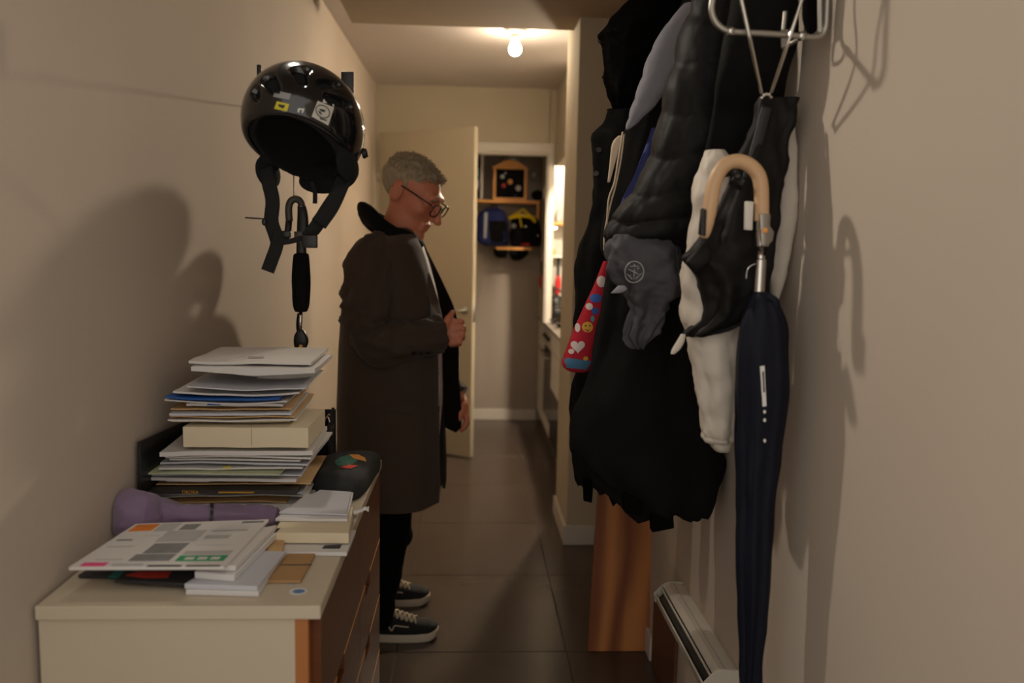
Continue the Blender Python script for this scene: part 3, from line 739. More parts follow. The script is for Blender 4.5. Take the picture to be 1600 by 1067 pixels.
for u0, v0, u1, v1, m in ((.03, .82, .20, .97, 'print_orange'), (.22, .80, .36, .97, 'print_pale'), (.40, .82, .52, .94, 'print_grey'), (.34, .55, .62, .80, 'print_pale'), (.36, .30, .60, .52, 'print_grey'), (.33, .13, .60, .28, 'print_grey'), (.64, .12, .96, .24, 'print_green'), (.64, .26, .96, .34, 'print_pale'), (.06, .02, .22, .10, 'print_pink'), (.26, .02, .46, .07, 'print_pale'), (.66, .60, .84, .68, 'print_pale'), (.66, .76, .92, .79, 'print_pale'), (.82, .93, .98, .97, 'print_grey'), (.05, .45, .24, .47, 'print_pale'), (.05, .60, .16, .63, 'print_grey'), (.10, .16, .28, .18, 'print_pale'), (.5, .003, .72, .035, 'print_dark'), (.75, .003, .97, .03, 'print_dark'), (.2, .70, .32, .71, 'print_pale'), (.66, .46, .9, .47, 'print_pale')):
    flatprint(nw, nq(u0, v0, u1, v1), zn_+.0062, m)
for k in range(3): flatprint(nw, nq(.69+.085*k, .155, .75+.085*k, .205), zn_+.0068, 'paper', 'lettering')
# cardboards
cb = quadslab('cardboard_sheet', [(419, 907), (436, 869), (500, 851), (470, 907)], zb_, .005, 'cardboard', 'folded brown cardboard sheet near the drawer edge of the dresser', 'cardboard')
flatprint(cb, [(438, 883), (439, 882), (487, 881.5), (487, 882.8)], zb_+.0052, 'print_dark', 'fold_line')
quadslab('cardboard_sheet', [(414, 868), (428, 838), (446, 836), (440, 866)], zb_+.006, .012, 'kraft', 'brown cardboard strip standing between the white books and the picture book', 'cardboard')
# book pile on the right
bk = quadslab('book', [(424, 862), (444, 832), (556, 828), (542, 863)], zb_, .008, 'white_cover', 'white book with a dark photograph on its cover under the cream book', 'book')
flatprint(bk, [(455, 846), (466, 833), (516, 832), (510, 845)], zb_+.0085, 'print_dark'); flatprint(bk, [(458, 844), (467, 835), (512, 834), (507, 842)], zb_+.009, 'print_grey')
flatprint(bk, [(503, 857), (507, 852), (534, 851), (531, 857)], zb_+.0085, 'print_dark')
quadslab('book', [(428, 832), (448, 796), (552, 792), (545, 833)], zb_+.011, .022, 'paper_cream', 'thick cream paperback in the pile beside the drawer edge', 'book')
quadslab('book', [(430, 810), (478, 772), (552, 769), (543, 811)], zb_+.034, .006, 'white_cover', 'white book on top of the cream paperback', 'book')
quadslab('paper_sheet', [(436, 800), (500, 765), (549, 768), (541, 803)], zb_+.041, .004, 'paper_cool', 'grey-white sheet on the small book pile', 'paper')
tg = obj('paper_tag', sheet(PZ(552, 802, DZ+.012), (1, .1, .12), .035, .025, .001, ripple=.006, seed=3), 'white_cover'); tag(tg, 'curled white paper tag poking over the drawer edge of the dresser', 'tag')

# rolled purple bag under the stack
mat('purple_cloth', (132, 110, 140), 0.75, bump=0.2, bscale=300, sheen=0.2)
pg = thing('sleeve_bag', 'purple rolled fabric bag under the tall paper stack', 'bag', PZ(260, 830, DZ))
def roll(path, rad, n=28, seed=0, flat=.62, amp=.005):
    V, F = [], []; path = smoothpath(path, 8); m = len(path)
    for i, p in enumerate(path):
        u = i/(m-1)*(len(rad)-1); k = min(int(u), len(rad)-2); r = rad[k]*(1-(u-k))+rad[k+1]*(u-k)
        t = (path[min(i+1, m-1)]-path[max(i-1, 0)]).normalized(); a = Vector((0, 0, 1)); v = t.cross(a).normalized(); u_ = v.cross(t)
        for k in range(n):
            an = 2*math.pi*k/n
            rr = r+amp*fbm((i*.16+seed, 1.4*math.cos(an), 1.4*math.sin(an)), 3)
            q = p+v*(rr*math.cos(an))+u_*(rr*flat*math.sin(an))
            V.append(q)
    for i in range(m-1):
        for k in range(n): F.append((i*n+k, i*n+(k+1) % n, (i+1)*n+(k+1) % n, (i+1)*n+k))
    F.append(tuple(range(n-1, -1, -1))); F.append(tuple((m-1)*n+k for k in range(n)))
    return V, F
rp_ = [P(176, 806, 1.70), P(205, 804, 1.735), P(250, 806, 1.78), P(330, 809, 1.80), P(400, 809, 1.81), P(434, 810, 1.81)]
vf = roll(rp_, [.03, .064, .054, .034, .032, .031, .024], seed=2, flat=.82, amp=.012)
vf = ([Vector((max(p.x, XL(p.y)+.003), p.y, max(p.z, DZ+.001))) for p in vf[0]], vf[1])
obj('bag_body', vf, 'purple_cloth', pg)
vb = roll([P(327, 808.5, 1.799), P(329.5, 808.5, 1.80), P(332, 808.5, 1.801)], [.0375, .0375, .0375], seed=2, flat=.82, amp=0)
obj('band', ([Vector((p.x, p.y, max(p.z, DZ+.0008))) for p in vb[0]], vb[1]), 'black_plastic', pg)
# black letter tray behind the stack
tr = thing('letter_tray', 'black plastic letter tray behind the tall paper stack', 'tray', (-.5, 2.2, DZ))
tx0, tx1, ty0, ty1 = -.722, P(522, 690, 2.33).x, PX(212, 700, -.722).y, 2.365
th_ = PX(212, 692, -.722).z-DZ
obj('base', box(tx0, tx1, 2.29, ty1, DZ+.0005, DZ+.006), 'black_plastic', tr, smooth=False)
obj('side', slab([(tx0, ty0, DZ+.0005), (tx0, ty1, DZ+.0005), (tx0, ty1, DZ+th_-.03), (tx0, ty0+.01, DZ+th_)], (.006, 0, 0), .001), 'black_plastic', tr, smooth=False)
obj('side', slab([(tx1-.012, 2.29, DZ+.0005), (tx1-.012, ty1, DZ+.0005), (tx1-.012, ty1, DZ+.155), (tx1-.012, 2.30, DZ+.12)], (.008, 0, 0), .001), 'black_plastic', tr, smooth=False)
obj('back', box(tx0, tx1, ty1-.006, ty1, DZ+.0005, DZ+.15), 'black_plastic', tr, smooth=False)
for k in range(2): obj('clip', tube(smoothpath([(tx1-.03, 2.31+.03*k, DZ+.10), (tx1-.015, 2.31+.03*k, DZ+.14), (tx1-.004, 2.31+.03*k, DZ+.10)], 5), .003, 8), 'chrome', tr)
# dark cap-like pouch with toucan picture
mat('charcoal_cloth', (44, 45, 46), 0.85, bump=0.25, bscale=350); mat('patch_green', (56, 110, 96), 0.8); mat('patch_orange', (222, 150, 62), 0.8)
pc = thing('fabric_pouch', 'charcoal fabric cap with a green and orange bird patch on the dresser corner', 'cap', PZ(540, 760, DZ))
def blob(pts, z0, h, m, parent, nm, n=10):
    """soft flat bag: outline points on the dresser, domed top"""
    cs = [PZ(x, y, z0) for x, y in pts]; c = sum(cs, Vector())/len(cs); cs = [c+(a-c) for a in smoothpath(cs+[cs[0]], 5)[:-1]]
    V, F = [], []; k = len(cs)
    prof_ = [(.96, 0), (1.0, .12), (1.01, .35), (.97, .62), (.88, .82), (.7, .94), (.45, 1.0), (.2, 1.02)]
    for s, hh in prof_:
        for j, a in enumerate(cs): V.append(c+(a-c)*s+Vector((0, 0, h*hh+.003*fbm((j*.3, s*3, 1.0), 2)-0)))
    for i in range(len(prof_)-1):
        for j in range(k): F.append((i*k+j, i*k+(j+1) % k, (i+1)*k+(j+1) % k, (i+1)*k+j))
    F.append(tuple(range(k-1, -1, -1))); F.append(tuple((len(prof_)-1)*k+j for j in range(k)))
    o = obj(nm, (V, F), m, parent); return (V, F)
vf = blob([(488, 776), (498, 742), (540, 730), (592, 731), (586, 748), (562, 779), (524, 784)], DZ+.0008, .062, 'charcoal_cloth', pc, 'crown')
T = bvh(vf)
decaldisc('patch', T, [(522, 722), (530, 715), (545, 711), (556, 713), (560, 719), (548, 727), (528, 729)], 'patch_green', pc)
decaldisc('patch', T, [(546, 711), (560, 711), (570, 716), (572, 722), (560, 719), (552, 717)], 'patch_orange', pc, .002)
decaldisc('patch', T, [(530, 731), (545, 727), (560, 728), (548, 733)], 'print_red', pc, .0018)

# ------------------------------------------------------------------ helmet on the left wall rack
mat('helmet_black', (22, 22, 23), 0.16, coat=0.6); mat('liner_black', (9, 9, 9), 0.95); mat('strap_black', (11, 11, 11), 0.85, bump=.2, bscale=500)
mat('sticker_grey', (150, 152, 150), 0.5); mat('sticker_yellow', (216, 200, 40), 0.5); mat('sticker_cream', (206, 202, 190), 0.5); mat('ink', (40, 40, 42), 0.6)
def loc(fn, Mi):
    a = np.array(Mi, np.float64)
    def g(X, Y, Z):
        return fn(a[0, 0]*X+a[0, 1]*Y+a[0, 2]*Z+a[0, 3], a[1, 0]*X+a[1, 1]*Y+a[1, 2]*Z+a[1, 3], a[2, 0]*X+a[2, 1]*Y+a[2, 2]*Z+a[2, 3])
    return g
HC = P(476, 197, 1.88)
HM = Matrix.Translation(HC) @ Matrix.Rotation(math.atan2(-.90, -.36), 4, 'Z') @ Matrix.Rotation(math.radians(-13), 4, 'Y') @ Matrix.Rotation(math.radians(4), 4, 'X')
HI = HM.inverted()
hel = thing('ski_helmet', 'glossy black helmet with stickers and dangling straps on the left wall', 'helmet', (HC.x, HC.y, HC.z-.14))
ro = (.150, .124, .133)
lo_, hi_ = (HC.x-.2, HC.y-.2, HC.z-.2), (HC.x+.2, HC.y+.2, HC.z+.2)
ax_ = lambda c, r, s: np.arange(c-r, c+r, s)
g = Grid(ax_(HC.x, .19, .003), ax_(HC.y, .19, .003), ax_(HC.z, .19, .003))
g.op(loc(sd_ell((0, 0, 0), ro), HI), lo_, hi_, .001)
g.op(loc(sd_ell((0, 0, 0), (ro[0]-.014, ro[1]-.014, ro[2]-.014)), HI), lo_, hi_, .004, sub=True)
def brim(X, Y, Z):     # keep what lies above the rim: high in front, low over the ears and the nape
    rim = -.032-.046*np.clip((.13-X)/.20, 0, 1)
    return (rim-Z)*.85
g.op(loc(brim, HI), lo_, hi_, .008, inter=True)
T0 = bvh(ell(HC, ro, 48, 32, HM.to_3x3()))
for a, b, r in (((419, 123), (429, 138), .017), ((467, 111), (473, 127), .0165), ((480, 107), (470, 122), .009), ((503, 130), (530, 131), .0135), ((514, 152), (548, 166), .013), ((398, 141), (401, 153), .013)):
    pa, pb = castpx(T0, *a, 0), castpx(T0, *b, 0)
    if pa and pb: g.op(sd_caps(pa, pb, r, r*.7), [min(pa[i], pb[i])-.03 for i in range(3)], [max(pa[i], pb[i])+.03 for i in range(3)], .004, sub=True)
hv = g.mesh(); obj('shell', hv, 'helmet_black', hel)
g = Grid(ax_(HC.x, .18, .0045), ax_(HC.y, .18, .0045), ax_(HC.z, .21, .0045))
g.op(loc(sd_ell((0, 0, 0), (ro[0]-.0135, ro[1]-.0135, ro[2]-.0135)), HI), lo_, hi_, .001)
g.op(loc(sd_ell((0.0, 0, -.02), (ro[0]-.034, ro[1]-.034, ro[2]-.034)), HI), lo_, hi_, .006, sub=True)
def brim2(X, Y, Z):
    rim = -.020-.092*np.clip((.13-X)/.22, 0, 1)
    return (rim-Z)*.8
g.op(loc(brim2, HI), lo_, hi_, .01, inter=True)
for s in (-1, 1):   # ear pads
    g.op(loc(sd_ell((-.02, s*.100, -.090), (.046, .011, .036)), HI), lo_, hi_, .012)
g.op(loc(sd_ell((-.105, 0, -.085), (.02, .075, .035)), HI), lo_, hi_, .012)
obj('liner', g.mesh(), 'liner_black', hel)
T = bvh(hv)
def hd(nm, q, m, off=.0012, par=None): return decal(nm, T, q, m, par or hel, off, 6, 5)
hd('sticker', [(430, 141.5), (455, 147), (452, 156.5), (427, 151.5)], 'sticker_grey')
s2 = hd('sticker', [(433, 158.5), (452, 163), (448.5, 174), (428.5, 170)], 'sticker_yellow')
hd('sticker_print', [(435, 163), (446, 165), (443, 170), (436, 167)], 'ink', .0022, s2)
s3 = hd('sticker', [(496, 158), (521.5, 168), (512.5, 196), (486.5, 182)], 'sticker_cream')
if s3:
    V, F = [], []
    pts = [castpx(T, 503.5+10.5*math.cos(a), 174.5+9.5*math.sin(a)+.25*10*math.cos(a), .0026) for a in [2*math.pi*k/28 for k in range(28)]]
    if all(pts): obj('emblem_ring', tube(pts, .0008, 6, closed=True), 'ink', s3)
    for q in ([(498, 170), (508, 172.5), (506, 175.5), (500, 174)], [(496, 173), (500, 175), (503, 180), (499, 178)], [(499, 184), (510, 187.5), (509.5, 189), (499, 186)]): hd('emblem', q, 'ink', .0024, s3)
for q in ([(505.5, 154), (512, 155.5), (510, 162), (503.5, 160.5)], [(513.5, 157), (517.5, 158), (516, 163), (512, 162)], [(518, 158.5), (522.5, 160), (521, 167), (519.2, 166.5)]): hd('lettering', q, 'sticker_white', .0016)
for q in ([(466, 169.5), (475.5, 170), (475, 172.2), (466, 171.8)], [(465.5, 170), (468, 170.4), (467.4, 176), (464.6, 175)], [(473, 171), (475.5, 171), (472.8, 177), (470.8, 176)]): hd('emblem', q, 'sticker_white', .0016)
# straps
YH = 1.86
def strap(nm, pts, wd, Y=YH, turn=(1, 0, .25)):
    return obj(nm, tube(smoothpath([P(x, y, Y+dy) for x, y, dy in pts], 6), 1, 12, flat=(turn, wd, .0016)), 'strap_black', hel)
strap('strap', [(414, 262, .02), (421, 290, .0), (426, 315, -.01), (424, 345, -.01), (430, 365, -.01), (436, 385, -.01)], .0155)
strap('strap', [(436, 360, -.012), (432, 385, -.014), (425, 405, -.016), (418, 424, -.018)], .0145, turn=(1, 0, .5))
strap('strap', [(552, 238, .02), (545, 265, .0), (532, 295, -.02), (512, 325, -.02), (493, 355, -.015), (480, 370, -.01)], .0145, turn=(.9, 0, .5))
strap('strap', [(538, 278, -.01), (520, 318, -.022), (498, 350, -.02)], .0175, turn=(.9, 0, .5))
strap('strap', [(488, 368, -.012), (465, 374, -.012), (445, 378, -.014), (432, 372, -.014)], .006, turn=(.1, 0, 1))
strap('strap', [(486, 284, .05), (492, 300, .05), (492, 318, .05)], .005)
for px, py, s in ((484, 377, .017), (448, 366, .009)): 
    c = P(px, py, YH-.012); obj('buckle', bevelled(box(c.x-s, c.x+s, c.y-.006, c.y+.006, c.z-s*.85, c.z+s*.85), .003), 'black_plastic', hel)
c = P(566, 240, 1.93); obj('dial', xf(lathe([(.011, 0), (.012, .004), (.009, .012)], (0, 0, 0), 14, (1, 0, .2)), Matrix.Translation(c)), 'black_plastic', hel)
# rack
YR = 2.0
rk = thing('wall_rack', 'black metal coat rack arm on the left wall behind the helmet', 'rack', (-.45, 2.3, 1.7))
z0 = P(470, 150, YR).z
QP = PX(440, 175, XL(3.2)); QP.x = XL(QP.y)
obj('wall_plate', box(QP.x-.001, QP.x+.008, QP.y-.04, QP.y+.04, QP.z-.04, QP.z+.04, .002, 2), 'black_plastic', rk, smooth=False)
obj('arm', tube([QP, (P(470, 0, YR).x, YR, z0)], .0013, 8), 'black_plastic', rk)
obj('cross_bar', tube([(P(405, 0, YR).x-.005, YR, z0), (P(543, 0, YR).x+.01, YR, z0)], .008, 10), 'black_plastic', rk)
a = P(405, 101, YR); obj('prong', bevelled(box(a.x-.005, a.x+.005, YR-.006, YR+.006, z0, a.z), .003), 'black_plastic', rk)
a = P(543, 112, YR); obj('prong', bevelled(box(a.x-.0145, a.x+.0145, YR-.004, YR+.004, z0-.01, a.z), .002), 'black_plastic', rk)
obj('wire_loop', tube([P(459, 285, 2.22), P(459, 313, 2.22)], .0015, 6), 'zinc', rk)
obj('wire_loop', tube([P(459, 285, 2.22), (P(459, 285, YR).x, YR, z0)], .0015, 6), 'zinc', rk)
obj('adjuster', join(tube([P(383, 340, YH-.01), P(414, 342, YH-.01)], .0016, 6), ell(P(413, 347, YH-.012), (.006, .005, .008), 10, 8)), 'black_plastic', hel)
# compact umbrella hanging below the helmet
mat('handle_grey', (70, 66, 60), 0.35); YU = 2.22
um = thing('compact_umbrella', 'closed black compact umbrella with hook handle hanging below the helmet', 'umbrella', P(468, 552, YU))
pu = lambda x, y: P(x, y, YU)
obj('hook_handle', tube(smoothpath([pu(452, 345), pu(451, 325), pu(455, 314), pu(463, 311), pu(470, 316), pu(472, 330), pu(471, 345)], 6), .0095, 12), 'handle_grey', um)
obj('hook_tip', tube([pu(452, 340), pu(450, 360), pu(446, 378)], [.0085, .009, .007], 10), 'black_plastic', um)
obj('grip', loft([(322, 465, 478, YU, .010), (335, 465, 481, YU, .013), (358, 464, 482, YU, .013), (372, 464, 478, YU, .012), (398, 463, 479, YU, .012)], n=20, per=4), 'black_plastic', um)
obj('collar', bevelled(box(pu(458, 0).x, pu(472, 0).x, YU-.017, YU-.004, pu(0, 370).z, pu(0, 352).z), .002), 'handle_grey', um)
lb = loft([(396, 462, 480, YU, .012), (402, 459, 482, YU, .02), (440, 457, 484, YU, .024), (475, 459, 482, YU, .022), (487, 463, 478, YU, .014)], n=36, per=5, fold=.0025, freq=6)
obj('canopy', lb, 'black_cloth', um)
obj('shaft', tube([pu(470, 484), pu(469, 520)], .005, 8), 'chrome', um)
obj('wrist_strap', tube(smoothpath([pu(469, 490), pu(467, 505), pu(468, 520)], 4), 1, 10, flat=((1, 0, 0), .007, .0015)), 'black_cloth', um)
lb = loft([(515, 465, 474, YU, .006), (524, 460, 480, YU, .011), (534, 459, 482, YU, .012), (545, 461, 478, YU, .010), (553, 464, 474, YU, .006)], n=24, per=4)
obj('tip_cap', lb, 'black_plastic', um)
T = bvh(lb); decaldisc('rivet', T, circ(470, 541, 3, n=12), 'groove_gold', um, .001, 2)

# ------------------------------------------------------------------ man in the hall
mat('skin', (212, 130, 98), 0.5, var=0.10, vscale=30, bump=.1, bscale=300); mat('hair', (164, 148, 122), 0.7, var=0.45, vscale=60, bump=.5, bscale=220, stretch=(1, 1, .4))
mat('coat_taupe', (72, 58, 49), 0.85, var=0.10, vscale=12, bump=.25, bscale=500, sheen=.1, spec=.2); mat('coat_lapel', (88, 74, 64), 0.85, bump=.2, bscale=500, sheen=.05, spec=.12)
mat('coat_lining', (22, 19, 17), 0.9, spec=.1, bump=.2, bscale=400); mat('shirt', (205, 203, 205), 0.8); mat('trouser_black', (11, 11, 12), 0.95, spec=.08)
mat('shoe_black', (16, 16, 17), 0.8, bump=.2, bscale=400); mat('rubber_white', (196, 184, 164), 0.6); mat('lace', (190, 176, 150), 0.8); mat('frame_black', (12, 12, 12), 0.25)
mat('sock_red', (120, 24, 30), 0.9); mat('stubble', (150, 110, 92), 0.6)
YM = 3.03
man = thing('person', 'man in a long dark brown coat and glasses looking down in the hall', 'person', (P(620, 975, YM).x, YM, 0))
def pm(x, y, dy=0.0): return P(x, y, YM+dy)
HS = 1.10
HD = Matrix.Translation(pm(643, 300, -.0)) @ Matrix.Rotation(math.radians(-20), 4, 'Z') @ Matrix.Rotation(math.radians(30), 4, 'Y') @ Matrix.Scale(HS, 4)
HDi = HD.inverted()
zs_ = np.concatenate([np.arange(.05, 1.42, .008), np.arange(1.42, 1.80, .003)])
b0, b1 = pm(520, 500).x, pm(745, 500).x
g = Grid(np.arange(b0, b1, .0035), np.arange(YM-.34, YM+.36, .0045), zs_)
def caps(a, b, ra, rb, k=.02): g.op(sd_caps(a, b, ra, rb), [min(a[i], b[i])-max(ra, rb)-.05 for i in range(3)], [max(a[i], b[i])+max(ra, rb)+.05 for i in range(3)], k)
def chain(pts, rs, k=.012):
    for i in range(len(pts)-1): caps(pts[i], pts[i+1], rs[i], rs[i+1], k)
hc = HD.translation
hl, hh_ = [hc[i]-.24 for i in range(3)], [hc[i]+.24 for i in range(3)]
def H(fn, k=.01, sub=False): g.op(loc(lambda X, Y, Z: fn(X, Y, Z)*HS, HDi), hl, hh_, k, sub)
# torso, legs and arms under the clothes
cT = pm(606, 520); g.op(sd_ell(cT, (.12, .165, .34)), (cT.x-.2, cT.y-.3, cT.z-.5), (cT.x+.2, cT.y+.3, cT.z+.5), .05)
for s, ax0, yy in ((-1, 596, 2.90-YM), (1, 600, 3.18-YM)):
    chain([pm(604, 730, s*.08), pm(608, 850, s*.09), P(594, 960 if s < 0 else 905, YM+yy)], [.075, .055, .04], .03)
chain([pm(588, 415, -.15), pm(590, 530, -.20), pm(688, 520, -.165)], [.055, .045, .031], .03)
chain([pm(600, 412, .15), pm(640, 540, .2), pm(716, 622, .15)], [.055, .045, .03], .03)
chain([pm(612, 385), pm(636, 325)], [.07, .057], .04)
# head
H(sd_ell((-.014, 0, .029), (.097, .074, .077)), .02); H(sd_ell((.028, 0, -.033), (.068, .060, .09)), .035); H(sd_ell((.042, 0, -.082), (.052, .046, .042)), .03)
H(sd_ell((.090, 0, -.114), (.022, .026, .020)), .025); H(sd_caps((.088, -.034, .024), (.088, .034, .024), .012, .012), .022)
for s in (-1, 1):
    H(sd_ell((.062, s*.044, -.024), (.026, .02, .02)), .03)
    H(sd_ell((.103, s*.033, .000), (.016, .019, .013)), .014, True)
    H(sd_ell((.081, s*.033, .001), (.0135, .0155, .0125)), .006)
H(sd_caps((.096, 0, .014), (.128, 0, -.036), .0088, .0132), .012)
for s in (-1, 1):
    H(sd_ell((.110, s*.012, -.038), (.011, .008, .008)), .008)
    H(sd_ell((-.014, s*.078, -.010), (.021, .011, .035)), .010); H(sd_ell((-.007, s*.092, -.008), (.010, .009, .018)), .006, True)
H(sd_caps((.098, -.02, -.066), (.098, .02, -.066), .008, .008), .010); H(sd_caps((.096, -.018, -.081), (.096, .018, -.081), .0085, .0085), .010)
H(sd_caps((.108, -.024, -.0735), (.108, .024, -.0735), .003, .003), .004, True)
# right hand closing on the lapel
pal = pm(704, 518, -.172)
g.op(sd_ell(pal, (.036, .020, .044)), [pal[i]-.09 for i in range(3)], [pal[i]+.09 for i in range(3)], .015)
for i, (yk, xk, ln) in enumerate(((502, 720, 1.0), (513, 723, 1.05), (524, 722, 1.0), (534, 717, .85))):
    chain([pm(704, yk+2, -.180), pm(xk, yk, -.185), pm(xk+1, yk+3, -.150), pm(xk-12, yk+5, -.135)], [.0115, .0112, .0100, .0088], .004)
chain([pm(695, 512, -.185), pm(700, 499, -.190), pm(707, 488, -.178)], [.014, .012, .0095], .008)
# left hand hanging relaxed
pal = pm(726, 638, .13)
g.op(sd_ell(pal, (.016, .040, .042)), [pal[i]-.09 for i in range(3)], [pal[i]+.09 for i in range(3)], .015)
for i in range(4):
    dy = .095+.022*i
    chain([pm(729, 650, dy), pm(730, 660-abs(i-1.5), dy), pm(726, 669-abs(i-1.5)*2, dy), pm(721, 674-abs(i-1.5)*3, dy)], [.010, .0098, .009, .0082], .004)
chain([pm(723, 634, .10), pm(720, 646, .085), pm(719, 655, .082)], [.013, .011, .009], .008)
bv = g.mesh(); obj('body', bv, 'skin', man)
del g.v
# hair
g = Grid(np.arange(hc.x-.17, hc.x+.19, .003), np.arange(hc.y-.15, hc.y+.15, .003), np.arange(hc.z-.14, hc.z+.2, .003))
def hairfn(X, Y, Z):
    e = sd_ell((-.016, 0, .031), (.1035, .0795, .083))(X, Y, Z)
    q = sd_ell((.042, .0, .080), (.044, .052, .020))(X, Y, Z)
    e = np.minimum(e, q+.006)
    p1 = (X-.012)*.52-(Z-.032)*.85+.004*np.sin(70*X+50*Y)          # above the temple line
    p2 = np.maximum(X+.026, -.078-Z)          # behind the ear, down to the nape
    p3 = np.maximum(np.maximum(X-.016, -.012-X), -.002-Z)   # short sideburn
    reg = np.minimum(np.minimum(p1, p2), p3)
    e = e+.0075*np.clip(1+reg/.030, 0, 1)
    w_ = .0022*np.sin(95*X+40*Y+8*np.sin(60*Y)+30*Z)+.0016*np.sin(210*Y+90*Z+40*X)
    return np.maximum(e+w_, reg)*HS
g.op(loc(hairfn, HDi), hl, hh_, .002)
hm = g.mesh(); random.seed(11)
cen = HD @ Vector((-.016, 0, .03)); parts_ = [hm]
cand = [p for p in hm[0] if (HDi @ p).z > .045 and (p-cen).length > .085]
fw = (HD.to_3x3() @ Vector((1, 0, .15))).normalized()
for p in random.sample(cand, min(900, len(cand))):
    nr = (p-cen).normalized(); d = (nr*random.uniform(.25, .75)+fw*random.uniform(.3, .9)+Vector([random.uniform(-.35, .35) for _ in range(3)])).normalized(); L_ = random.uniform(.008, .017)*(1.25 if (HDi @ p).x > .03 else 1)
    parts_.append(tube([p-nr*.003, p+d*L_*.5+nr*.001, p+d*L_-nr*.002], [.0011, .0010, .0003], 4))
obj('hair', join(*parts_), 'hair', man)
def hp(x, y, z): return HD @ Vector((x, y, z))
for s in (-1, 1): obj('eyebrow', tube(smoothpath([hp(.098, s*.016, .020), hp(.1005, s*.03, .025), hp(.092, s*.047, .020)], 5), [.003]*5+[.0036]*4+[.0022]*2, 8), 'hair', man)
# glasses
gl = obj('glasses', tube(smoothpath([hp(.121, -.012, .004), hp(.124, 0, .008), hp(.121, .012, .004)], 5), .0024, 8), 'frame_black', man)
m_ = bpy.data.materials.new('lens'); m_.use_nodes = True; nt = m_.node_tree; nt.nodes.clear()
o_ = nt.nodes.new('ShaderNodeOutputMaterial'); mx = nt.nodes.new('ShaderNodeMixShader'); a_ = nt.nodes.new('ShaderNodeBsdfTransparent'); b_ = nt.nodes.new('ShaderNodeBsdfGlossy'); b_.inputs['Roughness'].default_value = .03
mx.inputs[0].default_value = .06; nt.links.new(a_.outputs[0], mx.inputs[1]); nt.links.new(b_.outputs[0], mx.inputs[2]); nt.links.new(mx.outputs[0], o_.inputs[0]); MATS['lens'] = m_
for s in (-1, 1):
    rim = []
    for k in range(28):
        a = 2*math.pi*k/28; cs, sn = math.cos(a), math.sin(a)
        yy = s*.036+.0255*abs(cs)**.6*(1 if cs > 0 else -1); zz2 = -.004+.020*abs(sn)**.6*(1 if sn > 0 else -1)
        rim.append(hp(.121-.16*max(0, abs(yy)-.03)*1.0-.10*(zz2 < 0)*abs(zz2), yy, zz2))
    obj('rim', tube(rim, .0026, 8, closed=True), 'frame_black', gl)
    c = sum(rim, Vector())/28; obj('lens', ([c]+rim, [(0, 1+k, 1+(k+1) % 28) for k in range(28)]), 'lens', gl)
    obj('temple', tube([hp(.115, s*.061, .006), hp(.108, s*.070, .010), hp(.04, s*.078, .013), hp(-.01, s*.083, .014), hp(-.03, s*.084, -.004)], .0026, 8), 'frame_black', gl)
# shirt
obj('shirt', loft([(362, 606, 652, YM, .07), (385, 585, 662, YM, .14), (430, 565, 676, YM, .17), (490, 555, 688, YM, .18), (560, 552, 691, YM, .18), (640, 552, 690, YM, .18), (700, 556, 684, YM, .18)], n=48, per=4, nz=.004), 'shirt', man)
# coat: open shell, sleeves, collar, lapels
rad = math.radians
crow = [(356, 592, 644, YM, .08), (368, 577, 655, YM, .14), (384, 560, 664, YM, .20), (420, 545, 676, YM, .225), (470, 537, 686, YM, .225), (530, 533, 692, YM, .215), (600, 531, 694, YM, .215), (680, 529, 697, YM, .225), (740, 529, 697, YM, .235), (771, 531, 695, YM, .24)]
cv = loft(crow, n=90, per=8, fold=.006, freq=4, nz=.006, nscale=5, seed=2.5, arc=(rad(158), rad(-168)), thick=.008, flat=.85)
coat = obj('coat', cv, 'coat_taupe', man)
def limb(pts, rad_, n=36, wr=0.0, seed=0.0, per=9, wf=1.0):
    path = smoothpath(pts, per); m = len(path); V, F = [], []; prev = None
    for i, p in enumerate(path):
        u = i/(m-1)*(len(rad_)-1); k = min(int(u), len(rad_)-2); r = rad_[k]*(1-(u-k))+rad_[k+1]*(u-k)
        t = (path[min(i+1, m-1)]-path[max(i-1, 0)]).normalized()
        a = prev if prev is not None else Vector((1, 0, 0)); u_ = (a-t*a.dot(t)).normalized(); prev = u_; v_ = t.cross(u_)
        for k in range(n):
            an = 2*math.pi*k/n; d = wr*fbm((i*.20*wf+1.1*math.sin(an+.15*i)+seed, math.cos(an)*1.3, math.sin(an)*1.3), 3)
            V.append(p+(u_*math.cos(an)+v_*math.sin(an))*(r+d))
    for i in range(m-1):
        for k in range(n): F.append((i*n+k, i*n+(k+1) % n, (i+1)*n+(k+1) % n, (i+1)*n+k))
    F.append(tuple(range(n-1, -1, -1))); F.append(tuple((m-1)*n+k for k in range(n)))
    return V, F
sv = limb([pm(590, 385, -.10), pm(580, 415, -.165), pm(575, 465, -.205), pm(578, 510, -.225), pm(598, 532, -.235), pm(640, 528, -.215), pm(692, 521, -.175)], [.06, .088, .088, .083, .080, .076, .068, .060], wr=.026, seed=3)
slv = obj('sleeve', sv, 'coat_taupe', coat); T = bvh(sv)
for px, py in ((668, 551), (657, 552), (646, 552)): decaldisc('sleeve_button', T, circ(px, py-1, 3, n=10), 'black_plastic', coat, .002, 2)
obj('sleeve', limb([pm(600, 390, .10), pm(604, 430, .17), pm(640, 540, .21), pm(690, 600, .18), pm(714, 622, .15)], [.06, .085, .08, .068, .058], wr=.012, seed=8), 'coat_taupe', coat)
